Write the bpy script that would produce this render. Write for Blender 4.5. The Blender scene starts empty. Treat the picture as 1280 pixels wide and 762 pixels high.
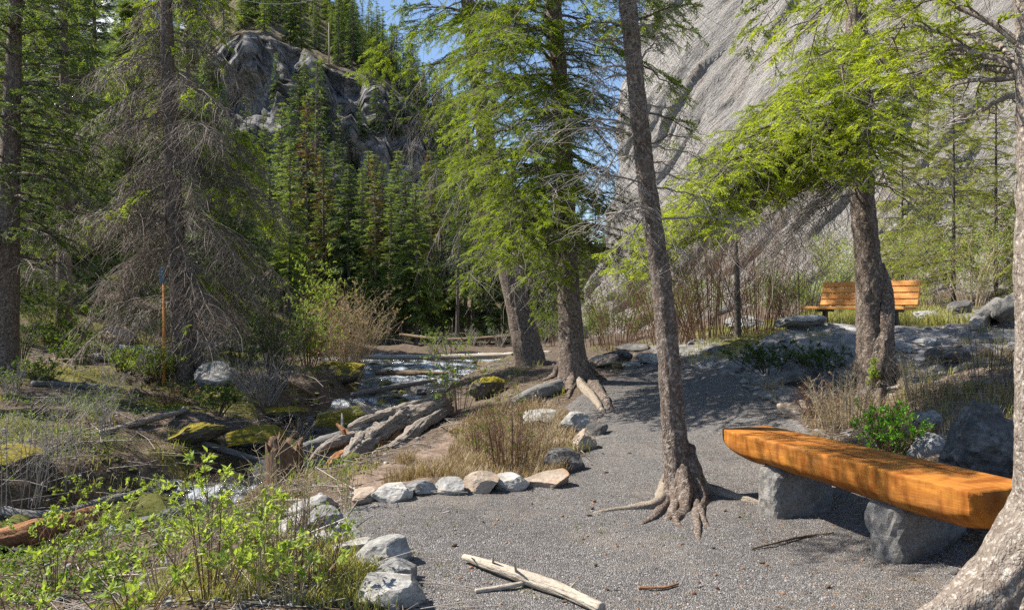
import bpy, math, random
import numpy as np
from mathutils import Vector

SC = bpy.context.scene
COL = SC.collection
F_PX = 980.0
CAM_Z = 1.55
HOR = 381.0
RNG = np.random.default_rng(7)


# ------------------------------------------------------------------ noise
def _hash(ix, iy, iz, seed):
    n = (ix.astype(np.int64) * 374761393 + iy.astype(np.int64) * 668265263
         + iz.astype(np.int64) * 2246822519 + seed * 3266489917) & 0xFFFFFFFF
    n = ((n ^ (n >> 13)) * 1274126177) & 0xFFFFFFFF
    n = ((n ^ (n >> 16)) * 2654435761) & 0xFFFFFFFF
    return ((n >> 8) & 0xFFFF) / 32767.5 - 1.0


def vnoise(p, seed=0):
    p = np.asarray(p, float)
    i = np.floor(p)
    f = p - i
    f = f * f * (3 - 2 * f)
    ix, iy, iz = (i[..., k] for k in range(3))
    out = 0
    for dx in (0, 1):
        wx = f[..., 0] if dx else 1 - f[..., 0]
        for dy in (0, 1):
            wy = f[..., 1] if dy else 1 - f[..., 1]
            for dz in (0, 1):
                wz = f[..., 2] if dz else 1 - f[..., 2]
                out = out + wx * wy * wz * _hash(ix + dx, iy + dy, iz + dz, seed)
    return out


def fbm(p, octv=4, seed=0, gain=0.5, lac=2.03):
    p = np.asarray(p, float)
    a, s = 1.0, 0
    for o in range(octv):
        s = s + a * vnoise(p, seed + o * 17)
        p = p * lac + 3.1
        a *= gain
    return s


def sstep(a, b, x):
    t = np.clip((x - a) / (b - a), 0, 1)
    return t * t * (3 - 2 * t)


# ------------------------------------------------------------------ mesh collecting
class MB:
    def __init__(self):
        self.v, self.f, self.m, self.t, self.n = [], [], [], [], 0

    def add(self, v, f, mat=0, tint=0.5):
        v = np.asarray(v, np.float32).reshape(-1, 3)
        f = np.asarray(f, np.int64)
        if len(v) == 0 or len(f) == 0:
            return self
        self.v.append(v)
        self.f.append(f + self.n)
        self.m.append(np.full(len(f), mat, np.int32))
        self.t.append(np.broadcast_to(np.asarray(tint, np.float32), (len(v),)).copy())
        self.n += len(v)
        return self

    def mesh(self, name, mats, smooth=True, attrs=None):
        me = bpy.data.meshes.new(name)
        v = np.concatenate(self.v)
        me.vertices.add(len(v))
        me.vertices.foreach_set('co', v.ravel())
        tot = np.concatenate([np.full(len(f), f.shape[1], np.int32) for f in self.f])
        idx = np.concatenate([f.ravel() for f in self.f]).astype(np.int32)
        start = np.concatenate(([0], np.cumsum(tot)[:-1])).astype(np.int32)
        me.loops.add(len(idx))
        me.loops.foreach_set('vertex_index', idx)
        me.polygons.add(len(tot))
        me.polygons.foreach_set('loop_start', start)
        me.polygons.foreach_set('material_index', np.concatenate(self.m))
        me.polygons.foreach_set('use_smooth', np.full(len(tot), bool(smooth)))
        a = me.attributes.new('tint', 'FLOAT', 'POINT')
        a.data.foreach_set('value', np.concatenate(self.t))
        for k, val in (attrs or {}).items():
            b = me.attributes.new(k, 'FLOAT', 'POINT')
            b.data.foreach_set('value', np.asarray(val, np.float32).ravel())
        for m in mats:
            me.materials.append(m)
        me.update(calc_edges=True)
        return me

    def build(self, name, mats, parent=None, smooth=True, loc=None, attrs=None):
        if not isinstance(mats, (list, tuple)):
            mats = [mats]
        if loc is not None:
            l = np.asarray(loc, np.float32)
            self.v = [a - l for a in self.v]
        o = bpy.data.objects.new(name, self.mesh(name, mats, smooth, attrs))
        COL.objects.link(o)
        if loc is not None:
            o.location = [float(c) for c in loc]
        if parent is not None:
            o.parent = parent
        return o


def tag(o, label=None, cat=None, group=None, kind=None):
    if label:
        o['label'] = label
    if cat:
        o['category'] = cat
    if group:
        o['group'] = group
    if kind:
        o['kind'] = kind
    return o


def empty(name, loc, label, cat, group=None):
    o = bpy.data.objects.new(name, None)
    o.empty_display_size = 0.1
    COL.objects.link(o)
    o.location = [float(c) for c in loc]
    return tag(o, label, cat, group)


def copy_tree(o, parent=None):
    c = o.copy()
    COL.objects.link(c)
    if parent is not None:
        c.parent = parent
    for ch in list(o.children):
        copy_tree(ch, c)
    return c


def unit(v):
    v = np.asarray(v, float)
    return v / np.maximum(np.linalg.norm(v, axis=-1, keepdims=True), 1e-9)


def tube(pts, rad, k=10, cap=True, wob=0.0, wobf=3.0, seed=0, grain=0.0, fine=0.0):
    """Swept tube; returns vertices, quads (caps are fans of triangles returned apart)."""
    p = np.asarray(pts, float)
    n = len(p)
    rad = np.broadcast_to(np.asarray(rad, float), (n,))
    tg = unit(np.gradient(p, axis=0))
    ref = np.array([1.0, 0, 0]) if abs(tg[0][0]) < 0.8 else np.array([0, 1.0, 0])
    u = unit(np.cross(tg[0], ref))
    U = [u]
    for i in range(1, n):
        u = unit(U[-1] - tg[i] * np.dot(U[-1], tg[i]))
        U.append(u)
    U = np.array(U)
    W = np.cross(tg, U)
    th = np.linspace(0, 2 * np.pi, k, endpoint=False)
    dirs = U[:, None] * np.cos(th)[None, :, None] + W[:, None] * np.sin(th)[None, :, None]
    r = rad[:, None] * np.ones((1, k))
    if wob:
        q = p[:, None] * wobf * np.array([1, 1, .35]) + dirs * rad[:, None, None] * wobf * 4
        r = r * (1 + wob * fbm(q, 3, seed))
    if grain:
        sl = np.concatenate([[0], np.cumsum(np.linalg.norm(np.diff(p, axis=0), axis=1))])
        tw = sl * .8
        a = th[None] + tw[:, None]
        g = fbm(np.stack([np.cos(a) * 3.2, np.sin(a) * 3.2, np.broadcast_to(sl[:, None] * 1.1, a.shape)], -1), 4, seed + 3, .6)
        r = r * (1 + grain * (.5 - 2.2 * np.abs(g)))
    if fine:
        q = (p[:, None] + dirs * rad[:, None, None]) * np.array([26, 26, 13.0])
        r = r + fine * (fbm(q, 3, seed + 9) - .8 * np.abs(vnoise(q * .45, seed + 5)))
    v = (p[:, None] + dirs * r[..., None]).reshape(-1, 3)
    i = np.arange(n - 1)[:, None] * k
    j = np.arange(k)[None]
    j2 = (j + 1) % k
    f = np.stack([i + j, i + j2, i + k + j2, i + k + j], -1).reshape(-1, 4)
    caps = None
    if cap:
        v = np.concatenate([v, p[[0, -1]]])
        a, b = n * k, n * k + 1
        jj = np.arange(k)
        c0 = np.stack([np.full(k, a), (jj + 1) % k, jj], -1)
        c1 = np.stack([np.full(k, b), (n - 1) * k + jj, (n - 1) * k + (jj + 1) % k], -1)
        caps = np.concatenate([c0, c1])
    return v, f, caps


def add_tube(mb, pts, rad, k=10, mat=0, tint=0.5, cap=True, capmat=None, **kw):
    v, f, c = tube(pts, rad, k, cap, **kw)
    base = mb.n
    mb.add(v, f, mat, tint)
    if c is not None:
        mb.f.append(c + base)
        mb.m.append(np.full(len(c), mat if capmat is None else capmat, np.int32))
    return mb


def twigs(P0, P1, P2, r0, r1, m=4, k=3):
    """K thin quadratic-curve tubes at once."""
    P0, P1, P2 = (np.asarray(a, float).reshape(-1, 3) for a in (P0, P1, P2))
    K = len(P0)
    if K == 0:
        return np.zeros((0, 3)), np.zeros((0, 4), int)
    r0 = np.broadcast_to(r0, (K,))
    r1 = np.broadcast_to(r1, (K,))
    t = np.linspace(0, 1, m + 1)
    c = ((1 - t)[None, :, None] ** 2 * P0[:, None] + 2 * (t * (1 - t))[None, :, None] * P1[:, None]
         + (t ** 2)[None, :, None] * P2[:, None])
    d = unit(P2 - P0)
    ref = np.where(np.abs(d[:, 2:3]) < 0.9, [[0, 0, 1.0]], [[1.0, 0, 0]])
    u = unit(np.cross(d, ref))
    w = np.cross(d, u)
    th = np.linspace(0, 2 * np.pi, k, endpoint=False)
    ring = u[:, None] * np.cos(th)[None, :, None] + w[:, None] * np.sin(th)[None, :, None]
    r = r0[:, None] * (1 - t)[None] + r1[:, None] * t[None]
    v = (c[:, :, None] + ring[:, None] * r[:, :, None, None]).reshape(-1, 3)
    base = (np.arange(K) * (m + 1) * k)[:, None, None]
    i = (np.arange(m) * k)[None, :, None]
    j = np.arange(k)[None, None]
    j2 = (j + 1) % k
    f = np.stack([base + i + j, base + i + j2, base + i + k + j2, base + i + k + j], -1).reshape(-1, 4)
    return v, f


def frames(d, up=None):
    """K rotation matrices whose x axis is d."""
    d = unit(d)
    K = len(d)
    up = np.tile([0, 0, 1.0], (K, 1)) if up is None else up
    y = np.cross(up, d)
    bad = np.linalg.norm(y, axis=1) < 1e-3
    y[bad] = np.cross([1.0, 0, 0], d[bad])
    y = unit(y)
    z = np.cross(d, y)
    return np.stack([d, y, z], -1)


def spin(M, ang):
    """Rotate frames about their own x axis."""
    c, s = np.cos(ang)[:, None], np.sin(ang)[:, None]
    y, z = M[:, :, 1], M[:, :, 2]
    return np.stack([M[:, :, 0], y * c + z * s, z * c - y * s], -1)


def stamp(mb, tv, tf, pos, M, scale, mat=0, tint=0.5, tvar=None):
    pos = np.asarray(pos, float)
    K = len(pos)
    if K == 0:
        return
    scale = np.broadcast_to(np.asarray(scale, float), (K,))
    v = np.einsum('kij,nj->kni', M, tv) * scale[:, None, None] + pos[:, None]
    f = (tf[None] + (np.arange(K) * len(tv))[:, None, None]).reshape(-1, tf.shape[1])
    t = np.broadcast_to(np.asarray(tint, float), (K,))[:, None] * np.ones((1, len(tv)))
    if tvar is not None:
        t = np.clip(t + tvar[None], 0, 1)
    mb.add(v.reshape(-1, 3), f, mat, t.ravel())


def bez(p0, p1, p2, t):
    t = np.asarray(t)[:, None]
    return (1 - t) ** 2 * p0 + 2 * t * (1 - t) * p1 + t ** 2 * p2


def poly_at(pts, s):
    """Points along a polyline (Catmull smoothing) at parameters s in 0..1."""
    pts = np.asarray(pts, float)
    n = len(pts) - 1
    x = np.clip(np.asarray(s) * n, 0, n - 1e-6)
    i = x.astype(int)
    t = (x - i)[:, None]
    P = np.concatenate([[2 * pts[0] - pts[1]], pts, [2 * pts[-1] - pts[-2]]])
    a, b, c, d = P[i], P[i + 1], P[i + 2], P[i + 3]
    return 0.5 * (2 * b + (c - a) * t + (2 * a - 5 * b + 4 * c - d) * t ** 2 + (3 * b - a - 3 * c + d) * t ** 3)


_ICO = {}


def ico(sub):
    if sub not in _ICO:
        import bmesh
        bm = bmesh.new()
        bmesh.ops.create_icosphere(bm, subdivisions=sub, radius=1)
        bm.verts.ensure_lookup_table()
        v = np.array([q.co[:] for q in bm.verts])
        f = np.array([[q.index for q in fc.verts] for fc in bm.faces])
        bm.free()
        _ICO[sub] = (v, f)
    return _ICO[sub]


# ------------------------------------------------------------------ from a pixel of the photograph to a place
def P(px, py, d):
    return np.array([(px - 640) / F_PX * d, d, CAM_Z - (py - HOR) / F_PX * d])


CTRL = []


def _c(px, py, d):
    CTRL.append(P(px, py, d))


for c in [(640, 762, 4), (900, 762, 4), (1140, 742, 4.15), (480, 752, 4.1), (700, 660, 5.45), (860, 620, 6.35),
          (1140, 688, 4.95), (985, 637, 5.93), (600, 608, 6.7), (440, 630, 6.15), (730, 545, 9), (800, 520, 9.9),
          (717, 478, 12), (800, 450, 14.2), (870, 470, 12.0), (655, 455, 15), (1095, 488, 9.5), (960, 500, 9.6),
          (950, 440, 11.5), (1000, 411, 12.2), (1140, 409, 12.2), (1230, 415, 11.5), (1080, 418, 13.6), (1200, 400, 15),
          (1200, 388, 22), (1050, 392, 20), (900, 420, 18), (830, 432, 18), (700, 440, 25), (610, 452, 22),
          (560, 440, 35), (480, 436, 45), (640, 434, 45), (1000, 372, 28), (800, 415, 30), (1180, 560, 6.6),
          (1250, 560, 6.2), (1240, 470, 8.6), (1180, 440, 10.4), (1400, 560, 6.4), (1500, 420, 11), (1010, 560, 7.6),
          (560, 570, 9.0), (610, 520, 11.0), (520, 590, 8.2), (660, 560, 9.0), (690, 500, 11.2),
          (250, 470, 16), (190, 490, 14), (100, 440, 18), (30, 470, 13), (80, 520, 11), (200, 540, 11.5),
          (300, 560, 11.5), (0, 570, 9.2), (-120, 560, 9), (100, 392, 24), (20, 388, 20), (-200, 400, 16),
          (270, 424, 25), (180, 384, 30), (350, 427, 35), (330, 470, 17),
          (250, 750, 4.2), (100, 775, 4.2), (370, 650, 6.3), (270, 700, 5.5), (60, 752, 5.0), (-100, 760, 5),
          (430, 700, 4.75), (380, 740, 4.2)]:
    _c(*c)
CTRL += [np.array(q, float) for q in [(0, 0, .0), (0, -6, 0), (3, 0, 0), (8, 0, .6), (-4, 0, -.2), (-9, 2, -.6), (8, -8, .5),
                                      (-8, -8, -.3), (14, 5, 1.6), (20, 12, 2.6), (16, 22, 2.4), (-16, 8, .6), (-20, 18, 2.2),
                                      (-22, 30, 3.0), (-14, 40, 2.0), (0, 60, -.6), (-20, 60, 1.5), (20, 60, 2.0), (30, 30, 4),
                                      (40, 0, 4), (-40, 0, 2), (-45, 40, 6), (0, -30, 0)]]
CTRL = np.array(CTRL)


def _rbf():
    n = len(CTRL)
    xy = CTRL[:, :2]
    D = np.linalg.norm(xy[:, None] - xy[None], axis=-1)
    D = np.sqrt(D * D + 0.3)
    A = np.zeros((n + 3, n + 3))
    A[:n, :n] = D - np.eye(n) * 0.05
    A[:n, n] = A[n, :n] = 1
    A[:n, n + 1:] = xy
    A[n + 1:, :n] = xy.T
    b = np.zeros(n + 3)
    b[:n] = CTRL[:, 2]
    return np.linalg.solve(A, b)


_W = _rbf()


def base_h(x, y):
    x, y = np.asarray(x, float), np.asarray(y, float)
    sh = x.shape
    q = np.stack([x.ravel(), y.ravel()], -1)
    out = np.empty(len(q))
    n = len(CTRL)
    for i in range(0, len(q), 20000):
        s = q[i:i + 20000]
        D = np.sqrt(((s[:, None] - CTRL[None, :, :2]) ** 2).sum(-1) + 0.3)
        out[i:i + 20000] = D @ _W[:n] + _W[n] + s @ _W[n + 1:]
    return np.clip(out.reshape(sh), -3, 9)


# stream: x, y, half width, water level
STREAM = np.array([(-4.2, 34, 3.6, -.50), (-4.1, 28, 3.3, -.54), (-2.9, 22.5, 1.9, -.58), (-2.3, 19, 1.45, -.62),
                   (-2.75, 15.5, 1.25, -.68), (-2.75, 11.8, 1.05, -.74), (-3.3, 9.9, 1.0, -.78), (-4.1, 8.2, 1.0, -.82),
                   (-5.2, 7.0, 1.1, -.86), (-7.5, 5.8, 1.3, -.92), (-12, 4.5, 1.5, -1.0)])
_SS = poly_at(STREAM, np.linspace(0, 1, 160))


def stream_at(x, y):
    """Distance to the stream's middle line, half width and water level there."""
    x, y = np.asarray(x, float), np.asarray(y, float)
    sh = x.shape
    q = np.stack([x.ravel(), y.ravel()], -1)
    d = np.empty(len(q))
    w = np.empty(len(q))
    z = np.empty(len(q))
    for i in range(0, len(q), 20000):
        D = np.linalg.norm(q[i:i + 20000, None] - _SS[None, :, :2], axis=-1)
        k = D.argmin(1)
        d[i:i + 20000] = D[np.arange(len(k)), k]
        w[i:i + 20000] = _SS[k, 2]
        z[i:i + 20000] = _SS[k, 3]
    return d.reshape(sh), w.reshape(sh), z.reshape(sh)


def smooth_h(x, y):
    h = base_h(x, y)
    d, w, z = stream_at(x, y)
    bed = z - 0.22
    k = sstep(0.75, 1.55, d / w)
    low = bed * (1 - k) + np.maximum(h, z + 0.05) * k
    return np.where(d < 1.6 * w, low, h)


def hit(px, py, h=None):
    """The point of the ground seen at a pixel."""
    h = h or smooth_h
    ds = np.concatenate([np.linspace(2.2, 20, 300), np.linspace(20.2, 60, 160)])
    x = (px - 640) / F_PX * ds
    z = CAM_Z - (py - HOR) / F_PX * ds
    g = h(x, ds)
    b = np.nonzero(z <= g)[0]
    i = b[0] if len(b) else len(ds) - 1
    return np.array([x[i], ds[i], g[i]])


def gnd(x, y):
    return float(smooth_h(np.array([x]), np.array([y]))[0])


def atd(px, d):
    """The ground below a pixel column at a given distance."""
    x = (px - 640) / F_PX * d
    return np.array([x, d, gnd(x, d)])


def poly_dist(x, y, poly):
    """Signed distance (inside negative) to a closed polygon."""
    x, y = np.asarray(x, float), np.asarray(y, float)
    poly = np.asarray(poly, float)
    d2 = np.full(x.shape, 1e9)
    ins = np.zeros(x.shape, bool)
    for (ax, ay), (bx, by) in zip(poly, np.roll(poly, -1, 0)):
        ex, ey = bx - ax, by - ay
        t = np.clip(((x - ax) * ex + (y - ay) * ey) / (ex * ex + ey * ey + 1e-9), 0, 1)
        d2 = np.minimum(d2, (x - ax - t * ex) ** 2 + (y - ay - t * ey) ** 2)
        c = ((ay > y) != (by > y)) & (x < ex * (y - ay) / (ey if abs(ey) > 1e-9 else 1e-9) + ax)
        ins ^= c
    d = np.sqrt(d2)
    return np.where(ins, -d, d)


PATH = [hit(*q)[:2] for q in [(522, 764), (512, 712), (470, 690), (428, 664), (424, 636), (500, 622), (600, 612), (690, 606),
                              (728, 582), (752, 552), (745, 528), (712, 508), (738, 488), (775, 470), (792, 452), (815, 445),
                              (870, 458), (900, 470), (940, 490), (975, 512), (1000, 560), (1100, 610), (1190, 690), (1150, 764)]]
PATH = PATH + [np.array([2.4, 3.0]), np.array([2.2, -6]), np.array([-.4, -6]), np.array([-.55, 3.0])]


# ------------------------------------------------------------------ materials
class NT:
    def __init__(self, name):
        self.mat = bpy.data.materials.new(name)
        self.mat.use_nodes = True
        self.nt = self.mat.node_tree
        self.nt.nodes.clear()
        self.out = self.nt.nodes.new('ShaderNodeOutputMaterial')
        self.tc = None

    def n(self, kind, **props):
        nd = self.nt.nodes.new(kind)
        for k, v in props.items():
            setattr(nd, k, v)
        return nd

    def put(self, sock, v):
        if v is None:
            return
        if hasattr(v, 'is_output'):
            self.nt.links.new(v, sock)
        elif isinstance(v, (tuple, list)):
            sock.default_value = (*v, 1) if len(v) == 3 and sock.type == 'RGBA' else v
        else:
            sock.default_value = v

    def coord(self, scale=(1, 1, 1), rot=(0, 0, 0), loc=(0, 0, 0), src='Object'):
        if self.tc is None:
            self.tc = self.n('ShaderNodeTexCoord')
        m = self.n('ShaderNodeMapping')
        self.put(m.inputs['Vector'], self.tc.outputs[src])
        m.inputs['Scale'].default_value = scale
        m.inputs['Rotation'].default_value = rot
        m.inputs['Location'].default_value = loc
        return m.outputs[0]

    def noise(self, scale, detail=4, vec=None, rough=.55, dist=0.0):
        t = self.n('ShaderNodeTexNoise')
        self.put(t.inputs['Vector'], vec if vec is not None else self.coord())
        t.inputs['Scale'].default_value = scale
        t.inputs['Detail'].default_value = detail
        t.inputs['Roughness'].default_value = rough
        t.inputs['Distortion'].default_value = dist
        return t.outputs['Fac']

    def voro(self, scale, vec=None, feature='F1', out='Distance', rand=1.0):
        t = self.n('ShaderNodeTexVoronoi', feature=feature)
        self.put(t.inputs['Vector'], vec if vec is not None else self.coord())
        t.inputs['Scale'].default_value = scale
        t.inputs['Randomness'].default_value = rand
        return t.outputs[out]

    def ramp(self, fac, stops, interp='LINEAR'):
        r = self.n('ShaderNodeValToRGB')
        r.color_ramp.interpolation = interp
        el = r.color_ramp.elements
        while len(el) > 1:
            el.remove(el[-1])
        for i, (p, c) in enumerate(stops):
            e = el[0] if i == 0 else el.new(p)
            e.position = p
            c = (c, c, c) if isinstance(c, (int, float)) else c
            e.color = (*c, 1)
        self.put(r.inputs[0], fac)
        return r.outputs[0]

    def mix(self, fac, a, b, blend='MIX'):
        m = self.n('ShaderNodeMix', data_type='RGBA', blend_type=blend)
        self.put(m.inputs[0], fac)
        self.put(m.inputs[6], a)
        self.put(m.inputs[7], b)
        return m.outputs[2]

    def math(self, op, a, b=0.5, clamp=False):
        m = self.n('ShaderNodeMath', operation=op, use_clamp=clamp)
        self.put(m.inputs[0], a)
        self.put(m.inputs[1], b)
        return m.outputs[0]

    def attr(self, name):
        a = self.n('ShaderNodeAttribute', attribute_name=name)
        return a.outputs['Fac']

    def objrand(self):
        return self.n('ShaderNodeObjectInfo').outputs['Random']

    def bump(self, h, strength=.5, dist=.02, normal=None):
        b = self.n('ShaderNodeBump')
        b.inputs['Strength'].default_value = strength
        b.inputs['Distance'].default_value = dist
        self.put(b.inputs['Height'], h)
        self.put(b.inputs['Normal'], normal)
        return b.outputs[0]

    def done(self, color, rough=.8, normal=None, spec=.3, transl=None, tcol=None, coat=0.0):
        p = self.n('ShaderNodeBsdfPrincipled')
        self.put(p.inputs['Base Color'], color)
        self.put(p.inputs['Roughness'], rough)
        p.inputs['Specular IOR Level'].default_value = spec
        p.inputs['Coat Weight'].default_value = coat
        self.put(p.inputs['Normal'], normal)
        s = p.outputs[0]
        if transl:
            t = self.n('ShaderNodeBsdfTranslucent')
            self.put(t.inputs['Color'], tcol if tcol is not None else color)
            m = self.n('ShaderNodeMixShader')
            m.inputs[0].default_value = transl
            self.nt.links.new(s, m.inputs[1])
            self.nt.links.new(t.outputs[0], m.inputs[2])
            s = m.outputs[0]
        self.nt.links.new(s, self.out.inputs['Surface'])
        self.mat.cycles.emission_sampling = 'NONE'
        return self.mat


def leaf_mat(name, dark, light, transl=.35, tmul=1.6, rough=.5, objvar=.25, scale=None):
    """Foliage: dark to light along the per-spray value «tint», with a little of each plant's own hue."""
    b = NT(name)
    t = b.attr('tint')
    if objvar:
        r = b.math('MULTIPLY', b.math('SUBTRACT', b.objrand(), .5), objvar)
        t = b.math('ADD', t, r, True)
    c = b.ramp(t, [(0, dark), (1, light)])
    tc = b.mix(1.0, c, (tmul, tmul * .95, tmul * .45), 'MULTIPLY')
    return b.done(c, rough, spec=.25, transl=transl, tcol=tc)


def bark_mat(name, a, bcol, crack, lichen=None, vs=1.0, bump=.9):
    """Scaly spruce bark: small uneven flakes, taller than wide, darker in the gaps, with grey lichen."""
    b = NT(name)
    q = b.coord((1, 1, .5))
    nz = b.n('ShaderNodeTexNoise')
    b.put(nz.inputs['Vector'], q)
    nz.inputs['Scale'].default_value = 14 * vs
    nz.inputs['Detail'].default_value = 5
    sc = b.n('ShaderNodeVectorMath', operation='SCALE')
    b.put(sc.inputs[0], nz.outputs['Color'])
    sc.inputs['Scale'].default_value = .09 / vs
    vec = b.n('ShaderNodeVectorMath', operation='ADD')
    b.put(vec.inputs[0], q)
    b.put(vec.inputs[1], sc.outputs[0])
    v = b.voro(34 * vs, vec.outputs[0], 'DISTANCE_TO_EDGE')
    v2 = b.voro(80 * vs, vec.outputs[0], 'F1')
    plates = b.ramp(v, [(0, 0), (.1, .6), (.5, 1)])
    big = b.noise(3.5, 6, q, .65)
    fine = b.noise(95 * vs, 5, q, .7)
    mid = b.noise(22 * vs, 6, q, .7)
    c = b.mix(b.ramp(big, [(.35, 0), (.65, 1)]), a, bcol)
    c = b.mix(b.ramp(mid, [(.32, .85), (.55, 0)]), c, crack)
    c = b.mix(b.ramp(fine, [(.35, .5), (.6, 0)]), c, crack)
    c = b.mix(b.math('MULTIPLY', b.math('SUBTRACT', 1.0, plates), .5), c, crack)
    if lichen:
        l = b.ramp(b.noise(30, 6, b.coord(), .7), [(.52, 0), (.62, .75)])
        c = b.mix(l, c, lichen)
    h = b.math('ADD', b.math('MULTIPLY', plates, .35), b.math('MULTIPLY', fine, .35))
    h = b.math('ADD', h, b.math('MULTIPLY', mid, 1.1))
    h = b.math('SUBTRACT', h, b.math('MULTIPLY', v2, .5))
    return b.done(c, .92, b.bump(h, bump, .018), .2)


def rock_mat(name, a, bcol, dark, moss=None, light=None, scale=1.0, rust=None):
    b = NT(name)
    q = b.coord()
    big = b.noise(2.6 * scale, 6, q, .6)
    fine = b.noise(28 * scale, 6, q, .7)
    vein = b.noise(5 * scale, 8, b.coord((1, 1.6, 3)), .7, 1.2)
    c = b.mix(b.ramp(big, [(.35, 0), (.65, 1)]), a, bcol)
    c = b.mix(b.ramp(vein, [(.4, .5), (.5, 0), (1, 0)]), c, dark)
    c = b.mix(b.ramp(fine, [(.3, .6), (.6, 0)]), c, dark)
    if light:
        c = b.mix(b.ramp(b.noise(7 * scale, 5, q, .7), [(.5, 0), (.7, .6)]), c, light)
    if rust:
        c = b.mix(b.ramp(b.noise(3.4 * scale, 5, b.coord(loc=(4, 2, 1)), .7), [(.52, 0), (.66, .8)]), c, rust)
    if moss:
        g = b.n('ShaderNodeNewGeometry')
        sx = b.n('ShaderNodeSeparateXYZ')
        b.put(sx.inputs[0], g.outputs['Normal'])
        m = b.math('ADD', b.math('MULTIPLY', sx.outputs[2], .55), b.math('MULTIPLY', big, .9))
        mc = b.mix(b.ramp(b.noise(40, 4, q), [(.35, 0), (.65, 1)]), moss[0], moss[1])
        c = b.mix(b.ramp(m, [(.62, 0), (.8, 1)]), c, mc)
    h = b.math('ADD', b.math('MULTIPLY', fine, .6), b.math('MULTIPLY', vein, .8))
    return b.done(c, .88, b.bump(h, .8, .02), .25)


def wood_mat(name, a, bcol, dark, along=(8, 8, .6), rough=.7, bump=.4, coat=0.0):
    b = NT(name)
    q = b.coord(along)
    g = b.noise(3, 6, q, .65, .6)
    f = b.noise(11, 5, q, .7)
    c = b.mix(b.ramp(g, [(.3, 0), (.7, 1)]), a, bcol)
    c = b.mix(b.ramp(f, [(.32, .8), (.52, 0)]), c, dark)
    return b.done(c, rough, b.bump(b.math('ADD', g, f), bump, .022), .3, coat=coat)


M = {}
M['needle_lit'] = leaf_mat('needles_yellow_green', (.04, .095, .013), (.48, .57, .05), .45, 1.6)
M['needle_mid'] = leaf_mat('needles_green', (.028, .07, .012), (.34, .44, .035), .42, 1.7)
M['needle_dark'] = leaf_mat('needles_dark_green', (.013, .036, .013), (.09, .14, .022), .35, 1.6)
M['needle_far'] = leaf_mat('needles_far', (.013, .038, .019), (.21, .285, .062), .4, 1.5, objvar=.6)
M['needle_brown'] = leaf_mat('needles_rust', (.09, .05, .022), (.22, .1, .03), .25, 1.2, objvar=.3)
M['leaf_bright'] = leaf_mat('leaves_bright', (.11, .19, .025), (.36, .46, .1), .45, 1.5)
M['leaf_mid'] = leaf_mat('leaves_mid', (.045, .1, .016), (.2, .29, .05), .4, 1.5)
M['leaf_dark'] = leaf_mat('leaves_dark', (.02, .05, .012), (.1, .16, .03), .35, 1.5)
M['leaf_gloss'] = leaf_mat('leaves_glossy', (.045, .16, .015), (.17, .38, .03), .35, 1.4, rough=.35)
M['leaf_dry'] = leaf_mat('leaves_dry', (.18, .12, .06), (.52, .4, .23), .3, 1.1)
M['grass'] = leaf_mat('grass_blades', (.09, .12, .025), (.38, .36, .13), .4, 1.3)
M['moss'] = leaf_mat('moss_tufts', (.05, .06, .006), (.26, .21, .015), .15, 1.2)
M['bark_grey'] = bark_mat('bark_grey_brown', (.205, .155, .125), (.29, .235, .195), (.05, .035, .028), (.38, .335, .29))
M['bark_light'] = bark_mat('bark_pale_grey', (.25, .21, .175), (.36, .31, .265), (.13, .1, .08), (.5, .46, .4), .8)
M['bark_dark'] = bark_mat('bark_dark', (.1, .08, .07), (.17, .14, .12), (.03, .025, .022), (.2, .18, .16), .8)
M['root'] = wood_mat('root_wood', (.27, .22, .17), (.42, .355, .28), (.13, .1, .075), (7, 7, 7), .85, .9)
M['twig_grey'] = leaf_mat('twigs_grey', (.13, .11, .1), (.42, .38, .34), 0, rough=.85, objvar=.1)
M['twig_brown'] = leaf_mat('twigs_brown', (.05, .03, .022), (.22, .12, .075), 0, rough=.8, objvar=.15)
M['twig_dark'] = leaf_mat('twigs_dark', (.025, .02, .018), (.1, .085, .075), 0, rough=.85, objvar=.1)
M['twig_straw'] = leaf_mat('twigs_straw', (.2, .14, .08), (.5, .41, .27), 0, rough=.8, objvar=.1)
M['twig_dead'] = leaf_mat('twigs_dead', (.08, .062, .052), (.36, .31, .27), 0, rough=.85, objvar=.1)
M['driftwood'] = wood_mat('driftwood_grey', (.24, .2, .17), (.42, .37, .32), (.06, .045, .035), (2, 9, 9), .85, .9)
M['log_grey'] = wood_mat('log_grey', (.13, .128, .125), (.27, .262, .25), (.045, .042, .04), (2, 9, 9), .8, .7)
M['log_brown'] = wood_mat('log_brown', (.13, .09, .06), (.24, .17, .11), (.04, .03, .022), (2, 9, 9), .85, .9)
M['log_pale'] = wood_mat('log_pale', (.36, .31, .25), (.52, .455, .37), (.17, .135, .1), (2, 9, 9), .8, .6)
M['log_rot'] = wood_mat('log_rotten', (.26, .11, .05), (.42, .22, .1), (.09, .04, .025), (2, 9, 9), .9, .9)
M['stump'] = wood_mat('stump_wood', (.13, .075, .045), (.25, .16, .1), (.04, .025, .02), (9, 9, 1.2), .9, 1.0)
M['stone_light'] = rock_mat('stone_light_grey', (.28, .272, .258), (.4, .39, .37), (.12, .117, .11), light=(.54, .53, .5), rust=(.33, .28, .22))
M['stone_white'] = rock_mat('stone_white', (.34, .33, .31), (.47, .455, .43), (.2, .185, .165), light=(.72, .7, .66), rust=(.38, .31, .23))
M['stone_grey'] = rock_mat('stone_grey', (.22, .218, .215), (.33, .328, .32), (.085, .083, .08), light=(.46, .455, .44), rust=(.26, .22, .17))
M['stone_dark'] = rock_mat('stone_dark_grey', (.085, .08, .075), (.16, .152, .145), (.03, .029, .028), light=(.27, .262, .25))
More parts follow.
